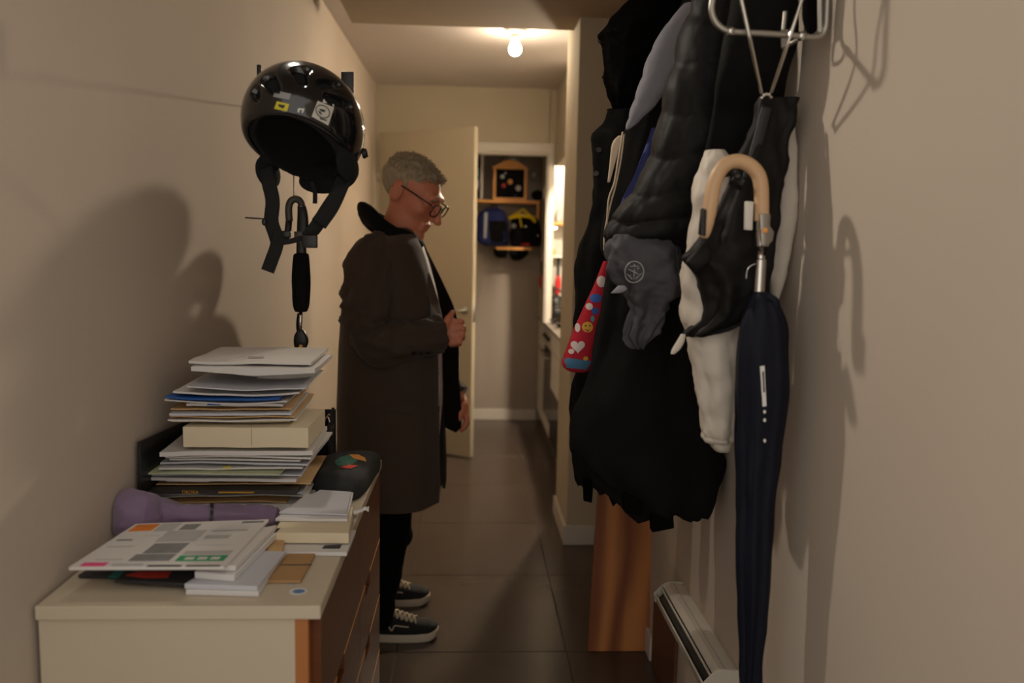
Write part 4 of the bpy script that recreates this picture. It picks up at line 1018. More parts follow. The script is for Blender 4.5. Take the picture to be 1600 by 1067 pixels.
# far front panel of the open coat, seen from its dark inside
fpx = [(654, 372), (668, 392), (690, 437), (708, 476), (715, 500), (717, 540), (717, 590), (721, 640), (721, 668), (712, 676), (704, 671), (696, 673), (690, 600), (684, 520), (672, 450), (658, 400)]
V = [pm(x, y, .06+.03*math.sin(y*.05)) for x, y in fpx]
def panel(px, dyf, th, m, nm, par, nz=.004):
    ys = [p[1] for p in px]; n = len(px)
    V, F = [], []
    # scan the outline into rows so that the cloth can bend
    y0, y1 = min(ys), max(ys); R = 40; W = 10
    for s in (0, 1):
        for r in range(R+1):
            y = y0+(y1-y0)*(r+.002)/(R+.004); xs = []
            for i in range(n):
                a, b = px[i], px[(i+1) % n]
                if (a[1] <= y) != (b[1] <= y): xs.append(a[0]+(b[0]-a[0])*(y-a[1])/(b[1]-a[1]))
            xl, xr = min(xs), max(xs)
            for c in range(W+1):
                u = c/W; p = pm(xl+(xr-xl)*u, y, dyf(u, y)); p.y += nz*fbm((u*2, y*.02, 1.3), 2)+s*th; V.append(p)
    N = (R+1)*(W+1)
    for r in range(R):
        for c in range(W):
            a = r*(W+1)+c; q = (a, a+W+1, a+W+2, a+1); F.append(q); F.append(tuple(k+N for k in q[::-1]))
        for c in (0, W): a = r*(W+1)+c; F.append((a, a+W+1, a+W+1+N, a+N))
    for r in (0, R):
        for c in range(W): a = r*(W+1)+c; F.append((a, a+1, a+1+N, a+N))
    return obj(nm, (V, F), m, par)
panel(fpx, lambda u, y: .03+.05*u, .010, 'coat_lining', 'front_panel', coat, .01)
panel([(636, 378), (646, 374), (657, 396), (673, 432), (684, 466), (691, 494), (684, 500), (668, 462), (655, 428), (645, 410), (634, 404), (630, 394)], lambda u, y: -.155+.05*u+.035*max(0, (430-y)/60), .010, 'coat_lapel', 'lapel', coat, .002)
T = bvh(cv)
for px, py in ((685, 580), (687, 638)): decaldisc('button', T, circ(px, py, 4.5, n=14), 'black_plastic', coat, .004, 2)
decal('pocket_flap', T, [(596, 627), (645, 629), (645, 647), (596, 643)], 'coat_taupe', coat, .006, 8, 3)
# dark scarf-like collar
ring = []
for k in range(40):
    a = 2*math.pi*k/40
    x = 609+38*math.cos(a); y = 360+24*math.cos(a)+ (4*math.sin(a*3)); ring.append(pm(x, y, .125*math.sin(a)))
V, F = [], []; nn_ = 14
for i, p in enumerate(ring):
    out = (p-pm(612, 356)); out.z = 0; out.normalize(); bk = max(0, -math.cos(2*math.pi*i/40))
    for k in range(nn_):
        a = 2*math.pi*k/nn_
        V.append(p+out*((.020+.006*bk)*math.cos(a)+.016*bk*math.sin(a))+Vector((0, 0, 1))*((.034+.010*bk)*math.sin(a)+.006*fbm((i*.3, k*.4, 0), 2)))
for i in range(40):
    for k in range(nn_): F.append((i*nn_+k, i*nn_+(k+1) % nn_, ((i+1) % 40)*nn_+(k+1) % nn_, ((i+1) % 40)*nn_+k))
obj('collar', (V, F), 'black_cloth', man)
mat('scarf_navy', (22, 27, 42), .85)
obj('scarf_knot', ell(pm(653, 381, -.05), (.022, .03, .017), 18, 12), 'scarf_navy', man)
# trousers
g = Grid(np.arange(pm(560, 800).x, pm(670, 800).x, .006), np.arange(YM-.27, YM+.30, .006), np.arange(.05, .95, .006))
c = pm(606, 700); g.op(sd_ell(c, (.125, .165, .15)), (c.x-.2, c.y-.3, c.z-.3), (c.x+.2, c.y+.3, c.z+.3), .02)
for s, kx, an_, ay in ((-1, 604, (589, 972), 2.90), (1, 612, (591, 922), 3.19)):
    pts = [pm(606, 735, s*.085), pm(kx+2, 830, s*.105), P(an_[0]+8, an_[1]-70, ay), P(an_[0], an_[1]-8, ay)]
    for i in range(3): caps(pts[i], pts[i+1], [.088, .072, .066][i], [.072, .066, .060][i], .03)
v, f = g.mesh(); v = [p+Vector((1, .4, 0))*(.010*fbm((p.x*6, p.y*6, p.z*13), 2)) for p in v]
obj('trousers', (v, f), 'trouser_black', man)
# shoes
def shoe(toe, nm):
    L = .298; t0 = Vector((toe.x-L, toe.y, 0))
    def hw(x):
        u = x/L
        return .034+.013*math.sin(math.pi*min(1, max(0, (u-.15)/.9)))**1.0 if 0.06 < u < .86 else (.034*math.sqrt(max(0, 1-((.06-u)/.06)**2)) if u <= .06 else .0428*math.sqrt(max(0, 1-((u-.86)/.14)**2)))
    xs = [L*(1-math.cos(math.pi*k/30))/2 for k in range(31)]
    out = [(x, -hw(x)) for x in xs]+[(x, hw(x)) for x in xs[::-1][1:-1]]
    def ring_(z, o): return [t0+Vector((x+(o if x > L/2 else -o)*abs(2*x/L-1)**3, y+math.copysign(o, y) if abs(y) > 1e-4 else 0, z+.012*max(0, (x/L-.8)/.2)**2)) for x, y in out]
    V, F = [], []; lev = [(0.0, -.002), (.003, .002), (.026, .003), (.030, .0)]
    for z, o in lev: V += ring_(z, o)
    n = len(out)
    for i in range(len(lev)-1):
        for k in range(n): F.append((i*n+k, i*n+(k+1) % n, (i+1)*n+(k+1) % n, (i+1)*n+k))
    F.append(tuple(range(n-1, -1, -1))); F.append(tuple((len(lev)-1)*n+k for k in range(n)))
    sh_ = thing_part = obj(nm, upper(t0, L, hw, xs), 'shoe_black', man)
    obj('sole', (V, F), 'rubber_white', sh_)
    for k in range(5):
        x = .135+.017*k; h = hgt(x/L)+.026
        obj('lace', tube(smoothpath([t0+Vector((x, -.026, h-.011)), t0+Vector((x+.006, -.012, h+.003)), t0+Vector((x+.014, .014, h-.001)), t0+Vector((x+.018, .026, h-.012))], 4), .0045, 8), 'lace', sh_)
        obj('lace', tube(smoothpath([t0+Vector((x+.016, -.026, h-.015)), t0+Vector((x+.010, -.010, h+.003)), t0+Vector((x, .014, h+.002)), t0+Vector((x-.004, .026, h-.010))], 4), .0045, 8), 'lace', sh_)
    st_ = [(.05, .055), (.09, .062), (.115, .066), (.125, .058), (.135, .046), (.145, .062), (.165, .060), (.195, .056)]
    obj('side_stripe', tube(smoothpath([t0+Vector((x, -hw(x)*math.sqrt(max(.05, 1-((z-.028)/hgt(x/L))**2))-.002, z)) for x, z in st_], 4), .0026, 8), 'lace', sh_)
    obj('sock', tube([t0+Vector((.075, 0, .07)), t0+Vector((.07, 0, .14))], [.036, .038], 18), 'sock_red', sh_)
def hgt(u):
    tb = [(0, .045), (.05, .062), (.15, .066), (.30, .076), (.45, .072), (.60, .055), (.75, .042), (.9, .034), (1, .012)]
    for i in range(len(tb)-1):
        if u <= tb[i+1][0]: a, b = tb[i], tb[i+1]; return a[1]+(b[1]-a[1])*(u-a[0])/(b[0]-a[0])
    return .01
def upper(t0, L, hw, xs):
    V, F = [], []; n = 16
    for x in xs:
        w_ = max(hw(x), .002); h = hgt(x/L)
        for k in range(n+1):
            a = math.pi*k/n; cs = math.cos(a)
            V.append(t0+Vector((x, -w_*math.copysign(abs(cs)**.75, cs), .026+.012*max(0, (x/L-.8)/.2)**2+h*math.sin(a)**.8)))
    for i in range(len(xs)-1):
        for k in range(n): F.append((i*(n+1)+k, (i+1)*(n+1)+k, (i+1)*(n+1)+k+1, i*(n+1)+k+1))
        F.append((i*(n+1), i*(n+1)+n, (i+1)*(n+1)+n, (i+1)*(n+1)))
    F.append(tuple(range(n+1))); F.append(tuple((len(xs)-1)*(n+1)+k for k in range(n, -1, -1)))
    return V, F
shoe(P(684, 990, 2.91), 'shoe'); shoe(P(671, 935, 3.21), 'shoe')

# ------------------------------------------------------------------ coats, rack and umbrella on the right wall
mat('puffer_black', (21, 19, 18), 0.62, bump=.3, bscale=60, spec=.2); mat('grey_lining', (136, 135, 143), 0.75, bump=.15, bscale=200); mat('blue_lining', (44, 56, 120), 0.7)
mat('grey_hood', (74, 73, 77), 0.7, spec=.2, bump=.15, bscale=120); mat('ski_white', (206, 196, 182), 0.6, bump=.15, bscale=80); mat('jersey_black', (20, 19, 18), 0.9, spec=.14, bump=.3, bscale=300)
mat('wool_black', (11, 10, 10), 0.95, spec=.05, bump=.5, bscale=160); mat('red_knit', (190, 28, 48), 0.85, bump=.3, bscale=400); mat('blue_trim', (76, 126, 160), 0.85)
mat('cord', (206, 186, 160), 0.8); mat('snap', (70, 70, 72), 0.4, metal=.6); mat('navy_umbrella', (14, 17, 31), 0.65, spec=.22, bump=.2, bscale=300); mat('cane', (205, 168, 128), 0.45, var=0.08, vscale=20)
mat('print_blue', (52, 96, 176), .7); mat('print_white', (222, 206, 200), .7); mat('smile_yellow', (226, 172, 60), .7); mat('print_teal', (86, 160, 160), .7)
def hung(name, label, cat, Y, parts):
    pass
# garment rows: y, x_left, x_right, Y, half depth
def garment(name, label, cat, rows, m, **kw):
    vf = loft(rows, **kw); o = obj(name, vf, m); tag(o, label, cat); return o, vf
# long black wool coat, farthest, top near the ceiling, with the frayed edge
o, vf = garment('wool_coat', 'black wool coat with frayed edge, farthest up on the right wall', 'coat',
    [(-70, 1030, 1090, 2.38, .05), (-20, 1002, 1098, 2.38, .07), (20, 966, 1085, 2.38, .08), (52, 938, 1070, 2.38, .08), (66, 942, 1060, 2.38, .08), (95, 945, 1048, 2.38, .08), (130, 947, 1030, 2.38, .07), (152, 952, 1005, 2.38, .06), (170, 958, 985, 2.38, .03), (178, 962, 976, 2.38, .012)],
    'wool_black', n=60, per=7, fold=.006, freq=7, nz=.010, nscale=26, seed=1.2)
for k, pts in enumerate(([(940, 60), (935, 64), (940, 69), (946, 69)], [(948, 172), (957, 170), (962, 176)], [(944, 118), (941, 121), (946, 124)])):
    obj('loose_thread', tube(smoothpath([P(x, y, 2.36) for x, y in pts], 4), .0016, 6), 'wool_black', o)
# dark jacket with snap buttons
o, vf = garment('snap_jacket', 'dark jacket with two snap buttons at the far side of the coats', 'jacket',
    [(172, 952, 1030, 2.36, .03), (192, 944, 1020, 2.36, .05), (212, 925, 1010, 2.36, .07), (255, 923, 1010, 2.36, .06), (300, 930, 1010, 2.36, .06), (345, 918, 1010, 2.36, .06), (400, 899, 1010, 2.36, .06), (470, 900, 1010, 2.36, .06), (560, 898, 1010, 2.36, .06), (600, 894, 1010, 2.36, .06), (680, 891, 1010, 2.36, .06), (735, 898, 1005, 2.36, .06), (756, 904, 1000, 2.36, .07)],
    'jersey_black', n=60, per=6, fold=.006, freq=6, nz=.012, nscale=14, seed=3.3, hem=.02)
T = bvh(vf)
for px, py in ((936, 234), (932, 271)): decaldisc('snap', T, circ(px, py, 4.2, n=14), 'snap', o, .003, 2)
obj('hem_tab', slab([P(911, 748, 2.30), P(928, 748, 2.30), P(925, 786, 2.30), P(912, 783, 2.30)], (0, .012, 0), .002), 'wool_black', o)
obj('hem_tab', slab([P(950, 750, 2.29), P(968, 752, 2.29), P(964, 786, 2.29), P(958, 792, 2.29), P(952, 778, 2.29)], (0, .012, 0), .002), 'wool_black', o)
# child's red patterned bag
o, vf = garment('patterned_scarf', 'red child scarf with hearts and smiley faces hanging among the coats', 'scarf',
    [(408, 942, 953, 2.20, .008), (430, 934, 952, 2.20, .014), (470, 917, 948, 2.20, .02), (510, 899, 938, 2.20, .026), (545, 886, 930, 2.20, .03), (566, 879, 926, 2.20, .028), (576, 884, 922, 2.20, .02), (581, 894, 916, 2.20, .010)],
    'red_knit', n=40, per=6, nz=.003, seed=4)
T = bvh(vf); dd = lambda nm, out, m, off=.0016: decaldisc(nm, T, out, m, o, off, 3)
dd('print', heart(903, 541, 11), 'print_white'); dd('print', circ(918, 511, 8.5), 'smile_yellow')
for e in (915, 921.5): dd('print', circ(e, 509, 1.3, n=8), 'ink', .003)
dd('print', [(913, 514), (918, 516), (923, 513.5), (918, 518.5)], 'red_badge', .003)
dd('print', circ(930, 486, 5.5), 'print_blue'); dd('print', circ(921, 479, 5.5), 'print_white'); dd('print', circ(931, 466, 9, 7), 'print_blue'); dd('print', circ(922, 460, 5, 8, a0=.3), 'print_white'); dd('print', circ(940, 440, 7, 9), 'print_white')
dd('print', circ(903, 512, 4, 7), 'print_white'); dd('print', circ(897, 520, 4, 6), 'print_teal'); dd('print', circ(893, 549, 4.5, 4), 'print_white'); dd('print', circ(915, 560, 4, 3.4), 'smile_yellow'); dd('print', circ(907, 497, 3.4, 6), 'print_teal'); dd('print', circ(926, 498, 3, 5), 'print_teal')
decal('hem_band', T, [(880, 558), (924, 564), (916, 577), (886, 574)], 'blue_trim', o, .0016, 8, 4)
# dark jacket with grey quilted lining and blue stripe
o, vf = garment('lined_jacket', 'dark jacket with grey quilted lining turned out', 'jacket',
    [(-60, 1090, 1120, 2.21, .04), (-10, 1072, 1110, 2.21, .06), (60, 1035, 1090, 2.21, .065), (130, 1000, 1070, 2.21, .065), (180, 985, 1060, 2.21, .065), (240, 968, 1050, 2.21, .07), (300, 955, 1040, 2.21, .07), (345, 944, 1030, 2.21, .07), (385, 938, 1020, 2.21, .065), (404, 944, 1010, 2.21, .05)],
    'jersey_black', n=56, per=6, fold=.004, freq=5, nz=.008, seed=5.5)
T = bvh(vf)
obj('lining', loft([(5, 1068, 1096, 2.115, .012), (40, 1040, 1090, 2.115, .02), (85, 1014, 1072, 2.115, .024), (125, 1001, 1050, 2.115, .024), (160, 989, 1028, 2.115, .02), (188, 981, 1002, 2.115, .014), (203, 978, 983, 2.115, .004)], n=44, per=6, nz=.004, quilt=.004, qn=6, seed=2), 'grey_lining', o)
obj('blue_stripe', loft([(200, 1019, 1024, 2.11, .004), (235, 1007, 1021, 2.105, .008), (275, 991, 1014, 2.105, .010), (310, 973, 998, 2.105, .010), (345, 962, 972, 2.105, .005)], n=28, per=5, nz=.002), 'blue_lining', o)
obj('tan_tab', loft([(212, 966, 974, 2.105, .004), (225, 956, 970, 2.105, .006), (260, 952, 960, 2.105, .005), (285, 949, 953, 2.105, .003)], n=20, per=4), 'cord', o)
for pts in ([(973, 206), (966, 250), (960, 285), (951, 312), (948, 355)], [(975, 210), (970, 250), (962, 290), (955, 315), (945, 362), (944, 392)]):
    obj('drawstring', tube(smoothpath([P(x, y, 2.09) for x, y in pts], 6), .0024, 8), 'cord', o)
# long black coat in the middle
o, vf = garment('long_coat', 'long plain black coat hanging lowest among the coats', 'coat',
    [(330, 985, 1085, 2.03, 0.035), (380, 962, 1092, 2.03, 0.063), (450, 946, 1090, 2.03, 0.070), (520, 932, 1092, 2.03, 0.077), (570, 918, 1098, 2.03, 0.084), (630, 903, 1108, 2.03, 0.084), (685, 896, 1124, 2.03, 0.084), (715, 903, 1133, 2.03, 0.084), (745, 925, 1131, 2.03, 0.077), (770, 952, 1120, 2.03, 0.070), (790, 974, 1110, 2.03, 0.063), (803, 1000, 1102, 2.03, 0.049)],
    'jersey_black', n=84, per=8, fold=.014, freq=6, nz=.016, nscale=7, seed=7.1, hem=.022)
obj('hem_tab', slab([P(1018, 795, 1.97), P(1052, 800, 1.97), P(1054, 826, 1.97), P(1019, 833, 1.97)], (0, .03, 0), .004), 'wool_black', o)
obj('hem_tab', slab([P(975, 770, 1.97), P(1005, 780, 1.97), P(1004, 806, 1.97), P(976, 802, 1.97)], (0, .03, 0), .004), 'wool_black', o)
# black puffer
o, vf = garment('puffer_jacket', 'black quilted puffer jacket hanging in front of the long coat', 'jacket',
    [(-60, 1110, 1190, 1.855, 0.044), (-10, 1088, 1182, 1.855, 0.070), (50, 1066, 1178, 1.855, 0.079), (100, 1050, 1172, 1.855, 0.079), (150, 1038, 1164, 1.855, 0.079), (200, 1031, 1152, 1.855, 0.079), (245, 1018, 1140, 1.855, 0.079), (285, 998, 1128, 1.855, 0.079), (320, 975, 1116, 1.855, 0.079), (345, 958, 1104, 1.855, 0.075), (368, 948, 1088, 1.855, 0.066), (384, 956, 1074, 1.855, 0.044), (392, 975, 1060, 1.855, 0.026)],
    'puffer_black', n=96, per=9, nz=.008, nscale=14, quilt=.009, qn=8, fold=.004, freq=5, seed=9.3)
# grey hood with a round emblem
o, vf = garment('grey_hood', 'crumpled grey hood with a round silver emblem below the puffer jacket', 'hood',
    [(366, 958, 1040, 1.83, .03), (385, 947, 1058, 1.83, .05), (405, 946, 1066, 1.83, .055), (430, 956, 1064, 1.83, .055), (450, 968, 1062, 1.83, .05), (468, 980, 1052, 1.83, .04), (485, 986, 1040, 1.83, .03), (505, 980, 1030, 1.83, .022), (525, 976, 1018, 1.83, .015), (545, 994, 1006, 1.83, .006)],
    'grey_hood', n=72, per=8, fold=.008, freq=7, nz=.018, nscale=24, seed=11)
T = bvh(vf)
obj('cuff_point', loft([(446, 966, 976, 1.785, .004), (452, 960, 980, 1.785, .008), (458, 954, 970, 1.785, .004)], n=16, per=3), 'grey_lining', o)
def ringpx(cx, cy, rx, ry, off, n=30): return [castpx(T, cx+rx*math.cos(2*math.pi*k/n), cy+ry*math.sin(2*math.pi*k/n), off) for k in range(n)]
em = None
pts = ringpx(991, 425, 14, 16, .002)
if all(pts):
    em = obj('emblem', tube(pts, .0016, 8, closed=True), 'sticker_grey', o)
    for a, b in (((982, 420), (1000, 430)), ((984, 431), (999, 418)), ((991, 413), (991, 437)), ((980, 427), (989, 436)), ((993, 436), (1002, 427)), ((984, 416), (998, 416))):
        q0, q1 = castpx(T, *a, .002), castpx(T, *b, .002)
        if q0 and q1: obj('emblem_line', tube([q0, (q0+q1)/2, q1], .0013, 6), 'sticker_grey', em)
# dark bulk behind: another coat close to the wall
o, vf = garment('dark_parka', 'dark parka hanging close to the wall behind the steel rack', 'coat',
    [(-70, 1165, 1246, 1.665, .025), (-20, 1150, 1244, 1.665, .04), (30, 1140, 1243, 1.665, .045), (70, 1130, 1240, 1.668, .045), (110, 1124, 1228, 1.68, .04), (150, 1118, 1222, 1.705, .03), (190, 1112, 1216, 1.728, .018), (260, 1100, 1212, 1.732, .015), (330, 1092, 1206, 1.735, .015), (420, 1086, 1200, 1.74, .015), (500, 1090, 1190, 1.745, .012)],
    'jersey_black', n=56, per=6, fold=.003, freq=5, nz=.006, nscale=9, seed=13)
bl = obj('glove', loft([(-30, 1262, 1280, 1.545, .012), (0, 1256, 1278, 1.545, .014), (25, 1255, 1279, 1.545, .014), (45, 1260, 1276, 1.545, .012), (52, 1264, 1272, 1.545, .008)], n=28, per=5, nz=.004), 'wool_black'); tag(bl, 'round black glove hanging behind the steel rack by the wall', 'glove')
# black and white ski jacket
sk = thing('ski_jacket', 'black and white ski jacket hanging nearest to the camera', 'jacket', P(1130, 700, 1.64))
wv = loft([(235, 1104, 1130, 1.655, .02), (262, 1092, 1135, 1.655, .035), (300, 1087, 1140, 1.655, .045), (350, 1080, 1145, 1.655, .05), (400, 1070, 1150, 1.655, .05), (450, 1063, 1152, 1.655, .055), (500, 1067, 1153, 1.655, .055), (540, 1076, 1152, 1.655, .055), (580, 1085, 1152, 1.655, .05), (630, 1091, 1150, 1.655, .045), (668, 1098, 1147, 1.655, .042), (684, 1100, 1145, 1.655, .040), (690, 1103, 1143, 1.655, .03)], n=60, per=7, fold=.003, freq=5, nz=.010, nscale=20, quilt=.004, qn=9, seed=15)
obj('white_sleeve', wv, 'ski_white', sk)
obj('cuff', loft([(686, 1110, 1142, 1.655, .03), (696, 1111, 1140, 1.655, .03), (703, 1116, 1138, 1.655, .024)], n=30, per=3), 'ski_white', sk)
obj('white_side', loft([(175, 1224, 1240, 1.675, .012), (230, 1216, 1242, 1.672, .02), (300, 1210, 1243, 1.67, .026), (360, 1205, 1239, 1.67, .028), (410, 1202, 1230, 1.67, .026), (445, 1202, 1222, 1.67, .02), (478, 1203, 1214, 1.67, .010)], n=36, per=6, nz=.005, nscale=18, seed=3), 'ski_white', sk)
bv_ = loft([(153, 1188, 1243, 1.628, .014), (160, 1186, 1243, 1.628, .018), (200, 1174, 1238, 1.625, .030), (260, 1150, 1226, 1.62, .040), (310, 1126, 1216, 1.615, .045), (350, 1106, 1210, 1.61, .048), (385, 1086, 1206, 1.607, .048), (404, 1072, 1204, 1.605, .046), (420, 1080, 1202, 1.605, .046), (450, 1097, 1200, 1.605, .044), (480, 1103, 1190, 1.605, .040), (500, 1092, 1172, 1.605, .036), (516, 1074, 1140, 1.605, .024), (526, 1070, 1096, 1.605, .010)], n=72, per=7, fold=.006, freq=6, nz=.012, nscale=18, seed=17)
obj('black_body', bv_, 'puffer_black', sk)
T = bvh(bv_)
obj('zip_flap', tube(smoothpath([P(1199, 165, 1.600), P(1186, 215, 1.590), P(1176, 250, 1.585), P(1168, 280, 1.580)], 6), 1, 12, flat=((1, 0, .3), .010, .003)), 'black_plastic', sk)
decaldisc('snap', T, circ(1153, 275, 4), 'snap', sk, .003, 2)
obj('sleeve_tab', loft([(383, 1092, 1108, 1.556, .008), (396, 1080, 1112, 1.553, .014), (410, 1070, 1108, 1.551, .016), (420, 1078, 1096, 1.55, .010), (424, 1084, 1092, 1.55, .004)], n=24, per=4, nz=.003), 'puffer_black', sk)
obj('pull_tab', loft([(522, 1064, 1071, 1.60, .004), (534, 1057, 1069, 1.60, .006), (546, 1050, 1062, 1.60, .006), (553, 1048, 1054, 1.60, .003)], n=18, per=4), 'ski_white', sk)
# steel folding rack
YW = 1.52
rack = thing('steel_rack', 'folding tubular steel coat rack at the top of the right wall', 'rack', P(1292, 50, YW))
pw = lambda x, y, d=0.0: P(x, y, YW+d)
def stp(nm, pts, r, m='zinc', per=6): return obj(nm, tube(smoothpath(pts, per), r, 12), m, rack)
stp('frame_tube', [pw(1128, -110), pw(1120, -60), pw(1115, -10), pw(1112, 12), pw(1115, 28), pw(1124, 41), pw(1139, 49), pw(1165, 51), pw(1200, 53), pw(1249, 56.5), pw(1272, 58.5), pw(1284, 55), pw(1290, 44), pw(1292, 20), pw(1294, -40), pw(1296, -110)], .0056)
stp('inner_tube', [pw(1281, -110, .005), pw(1281.5, 10, .005), pw(1282, 53, .005)], .0048)
for px, py in ((1141, 49.2), (1252, 56.6)):
    c = pw(px, py); obj('ring', tube([c+Vector((-.006, 0, .0003)), c+Vector((.006, 0, -.0003))], .0078, 14), 'chrome', rack)
stp('wire', [pw(1146, -60, -.012), pw(1158.5, 0, -.012), pw(1172, 62, -.012), pw(1191, 152, .06)], .0034, 'chrome')
stp('wire', [pw(1271, -60, -.012), pw(1252.5, 0, -.012), pw(1232, 64, -.012), pw(1203, 151, .06)], .0034, 'chrome')
stp('wire_clip', [pw(1189, 154, .06), pw(1193, 149, .058), pw(1197, 147.5, .058), pw(1202, 149, .058), pw(1205, 153, .06)], .0036, 'chrome')
stp('brace', [pw(1250, 60, .01), pw(1234, 69, .03), pw(1224, 74, .06)], .0036)
stp('brace', [pw(1224, 48, .06), pw(1226, 30, .06), pw(1227, 18, .06)], .004)
obj('bracket', slab([pw(1221, 46, .06), pw(1232, 46, .06), pw(1230, 68, .06), pw(1222, 75, .06)], (0, .004, 0)), 'zinc', rack, smooth=False)
q = pw(1284, -20); obj('wall_plate', box(XR-.008, XR+.001, YW-.02, YW+.03, 1.91, 2.05, .002, 2), 'zinc', rack, smooth=False)
# black peg that carries the umbrella
YUm = 1.535
pg_ = thing('coat_peg', 'short dark peg on the right wall carrying the cane umbrella', 'peg', (XR, 2.30, P(1152, 272, YUm).z))
a = P(1148, 270, YUm); obj('rod', tube([(XR+.001, 2.30, a.z+.002), (a.x-.004, 2.30, a.z), (a.x-.004, YUm-.012, a.z)], .005, 10), 'black_plastic', pg_)
obj('tip', ell((a.x-.004, YUm-.013, a.z), (.006, .006, .006), 12, 8), 'black_plastic', pg_)
# umbrella with cane handle
U = thing('cane_umbrella', 'closed navy umbrella with bent cane handle hanging on the right wall', 'umbrella', P(1175, 1085, YUm))
pu = lambda x, y, d=0.0: P(x, y, YUm+d)
obj('cane_handle', tube(smoothpath([pu(1190, 345), pu(1190, 315), pu(1189, 290), pu(1184, 272), pu(1171, 258), pu(1153, 252), pu(1135, 257), pu(1122, 272), pu(1114, 295), pu(1109, 325), pu(1104, 352), pu(1100, 372)], 6), [.0135]*55+[.0135, .0135, .013, .0128, .0126, .0122, .0118, .0112, .0104, .0092, .0078, .006], 18), 'cane', U)
obj('end_cap', bevelled(slab([pu(1099, 325, -.017), pu(1104, 328, -.017), pu(1103, 369, -.017), pu(1095, 366, -.017)], (0, .02, 0)), .001), 'black_plastic', U)
obj('white_clip', bevelled(slab([pu(1166, 314, -.004), pu(1178, 315, -.004), pu(1176, 360, -.004), pu(1165, 359, -.004)], (0, .012, 0)), .0015), 'white_plastic', U)
obj('collar', lathe([(.0125, 0), (.0135, .002), (.0135, .056), (.0125, .060)], pu(1190, 385), 22), 'chrome', U, auto=40)
obj('hinge_plate', bevelled(slab([pu(1187, 334, -.016), pu(1201, 334, -.016), pu(1201, 350, -.016), pu(1210, 362, -.016), pu(1208, 376, -.016), pu(1200, 384, -.016), pu(1190, 384, -.016)], (0, .012, 0)), .0015), 'zinc', U)
obj('screw', lathe([(.0055, 0), (.0055, .002), (.004, .003)], pu(1195, 360, -.0165), 14, (0, -1, 0)), 'groove_gold', U)
obj('shaft', tube([pu(1188, 386), pu(1186, 462)], .006, 12), 'chrome', U)
obj('ferrule', lathe([(.0095, 0), (.0105, .001), (.0105, .066), (.008, .068), (.008, .074)], pu(1185.5, 461), 22), 'chrome', U, auto=40)
obj('spring_wire', tube(smoothpath([pu(1181, 412, -.008), pu(1172, 416, -.008), pu(1167, 424, -.008), pu(1166, 436, -.008)], 5), .0011, 6), 'chrome', U)
cr = [(456, 1180, 1199, YUm-.012, .012), (464, 1172, 1210, YUm-.012, .022), (480, 1164, 1218, YUm-.012, .032), (510, 1156, 1228, YUm-.012, .040), (560, 1153, 1227, YUm-.012, .043), (640, 1152, 1223, YUm-.012, .042), (720, 1151, 1216, YUm-.012, .040), (800, 1151, 1208, YUm-.012, .037), (900, 1154, 1200, YUm-.012, .030), (1000, 1157, 1193, YUm-.012, .022), (1070, 1159, 1188, YUm-.012, .016), (1096, 1163, 1183, YUm-.012, .010)]
uv = loft(cr, n=96, per=8, fold=.0034, freq=7, nz=.006, seed=19, flat=.9)
obj('canopy', uv, 'navy_umbrella', U); T = bvh(uv)
obj('tip', tube([pu(1173, 1090), pu(1172, 1125)], .005, 10), 'chrome', U)
tagd = decal('label', T, [(1187, 572), (1194, 571), (1197, 634), (1191, 635)], 'white_paint', U, .002, 3, 8)
if tagd: decal('label_print', T, [(1190, 580), (1192.5, 580), (1194.5, 612), (1192, 613)], 'print_dark', tagd, .0032, 2, 6)
for py in (643, 656, 688): decaldisc('speck', T, circ(1194, py, 2.2, 3, n=8), 'white_paint', U, .002, 2)
obj('strap', tube(smoothpath([pu(1200, 462, -.035), pu(1212, 470, -.038), pu(1216, 484, -.036)], 5), 1, 10, flat=((0, 0, 1), .006, .0015)), 'navy_umbrella', U)
# ------------------------------------------------------------------ plank and heater
mat('plank_wood', (186, 112, 54), 0.55, var=0.22, vscale=5, stretch=(3, 3, .5))
nt = MATS['plank_wood'].node_tree; b_ = nt.nodes['Principled BSDF']
tc = nt.nodes.new('ShaderNodeTexCoord'); mp = nt.nodes.new('ShaderNodeMapping'); mp.inputs['Scale'].default_value = (1, 1, .12); wv_ = nt.nodes.new('ShaderNodeTexWave'); wv_.inputs['Scale'].default_value = 2.4; wv_.inputs['Distortion'].default_value = 9; wv_.inputs['Detail'].default_value = 3; wv_.inputs['Detail Scale'].default_value = 1.6
nt.links.new(tc.outputs['Object'], mp.inputs[0]); nt.links.new(mp.outputs[0], wv_.inputs[0])
mx = nt.nodes.new('ShaderNodeMix'); mx.data_type = 'RGBA'; mx.inputs[6].default_value = (lin(128), lin(70), lin(32), 1); mx.inputs[7].default_value = (lin(196), lin(126), lin(66), 1)
nt.links.new(wv_.outputs['Fac'], mx.inputs[0]); nt.links.new(mx.outputs[2], b_.inputs['Base Color'])
bl_, br_ = P(918, 1018, 2.79), P(1012, 1022, 2.79); tl_, tr_ = P(940, 690, 2.86), P(1033, 695, 2.86)
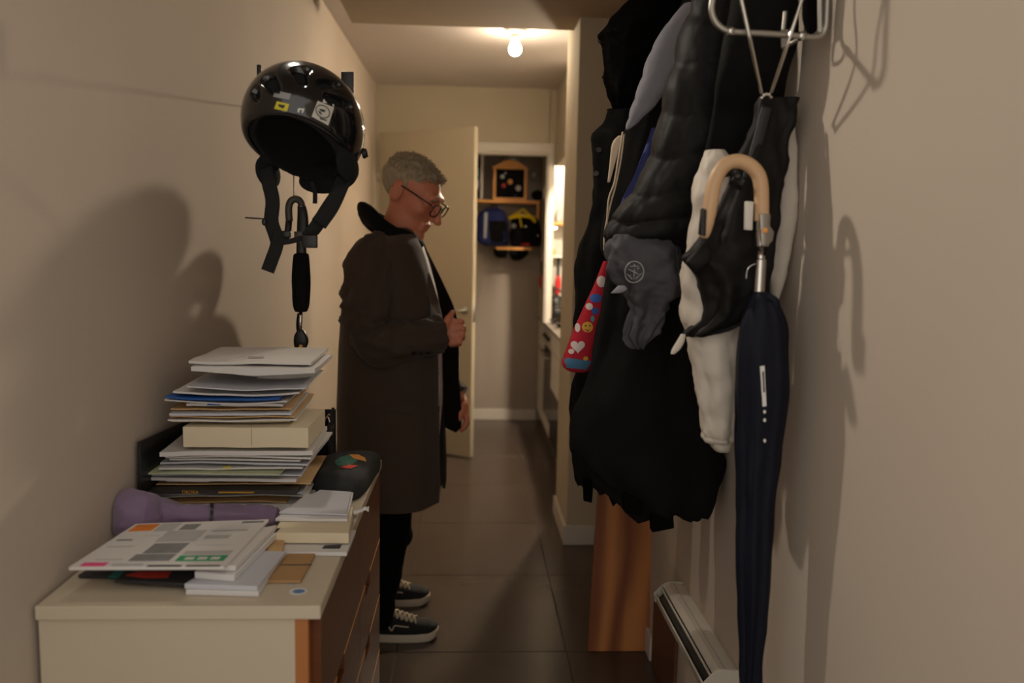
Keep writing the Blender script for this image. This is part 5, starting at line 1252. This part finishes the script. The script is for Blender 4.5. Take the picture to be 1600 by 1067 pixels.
bl_.z = br_.z = 0.001; th = Vector((0, .022, 0))
pl = obj('plank', bevelled(hexa([bl_, br_, br_+th, bl_+th], [tl_, tr_, tr_+th, tl_+th]), .0025), 'plank_wood', smooth=False); tag(pl, 'wide reddish pine plank leaning on the right wall under the coats', 'plank')
mat('heater_white', (196, 190, 178), 0.4); mat('heater_dark', (40, 40, 38), 0.6)
ht = thing('baseboard_heater', 'slim white wall heater with a slotted front low on the right wall', 'heater', (XR, 2.1, .3))
def hsec(pf, y0, y1): return slab([(XR-a, y0, z) for a, z in pf], (0, y1-y0, 0))
hy0, hy1 = 1.86, 2.38
obj('back_plate', hsec([(.0, .33), (.012, .33), (.012, .42), (.0, .42)], hy0, hy1), 'heater_white', ht, smooth=False)
obj('cover', hsec([(.010, .425), (.045, .425), (.062, .417), (.060, .410), (.044, .418), (.010, .418)], hy0, hy1), 'heater_white', ht, smooth=False)
obj('grille_bar', hsec([(.064, .412), (.068, .409), (.066, .402), (.062, .405)], hy0, hy1), 'heater_white', ht, smooth=False)
obj('front_lip', hsec([(.082, .392), (.086, .390), (.080, .365), (.074, .365)], hy0, hy1), 'heater_white', ht, smooth=False)
obj('element', hsec([(.014, .40), (.060, .40), (.074, .385), (.070, .372), (.014, .372)], hy0+.01, hy1-.01), 'heater_dark', ht, smooth=False)
for y0 in (hy0-.006, hy1): obj('end_cap', hsec([(0, .33), (.06, .36), (.084, .366), (.088, .392), (.064, .418), (.046, .428), (0, .428)], y0, y0+.006), 'heater_white', ht, smooth=False)
obj('seam', hsec([(.0300, .4252), (.0312, .4252), (.0312, .4256), (.0300, .4256)], hy0, hy1), 'print_grey', ht, smooth=False)
mat('dim_patch_brown', (96, 60, 42), 0.5, var=.2, vscale=8)  # added board whose brown stands for dim, colour-bled wall under the heater
bb = obj('dim_patch_board', box(XR-.012, XR-.001, 2.40, 2.70, .002, .26, .002, 2), 'dim_patch_brown', smooth=False); tag(bb, 'added thin brown board for the dim brown tone of the wall beneath the slim heater', 'board')
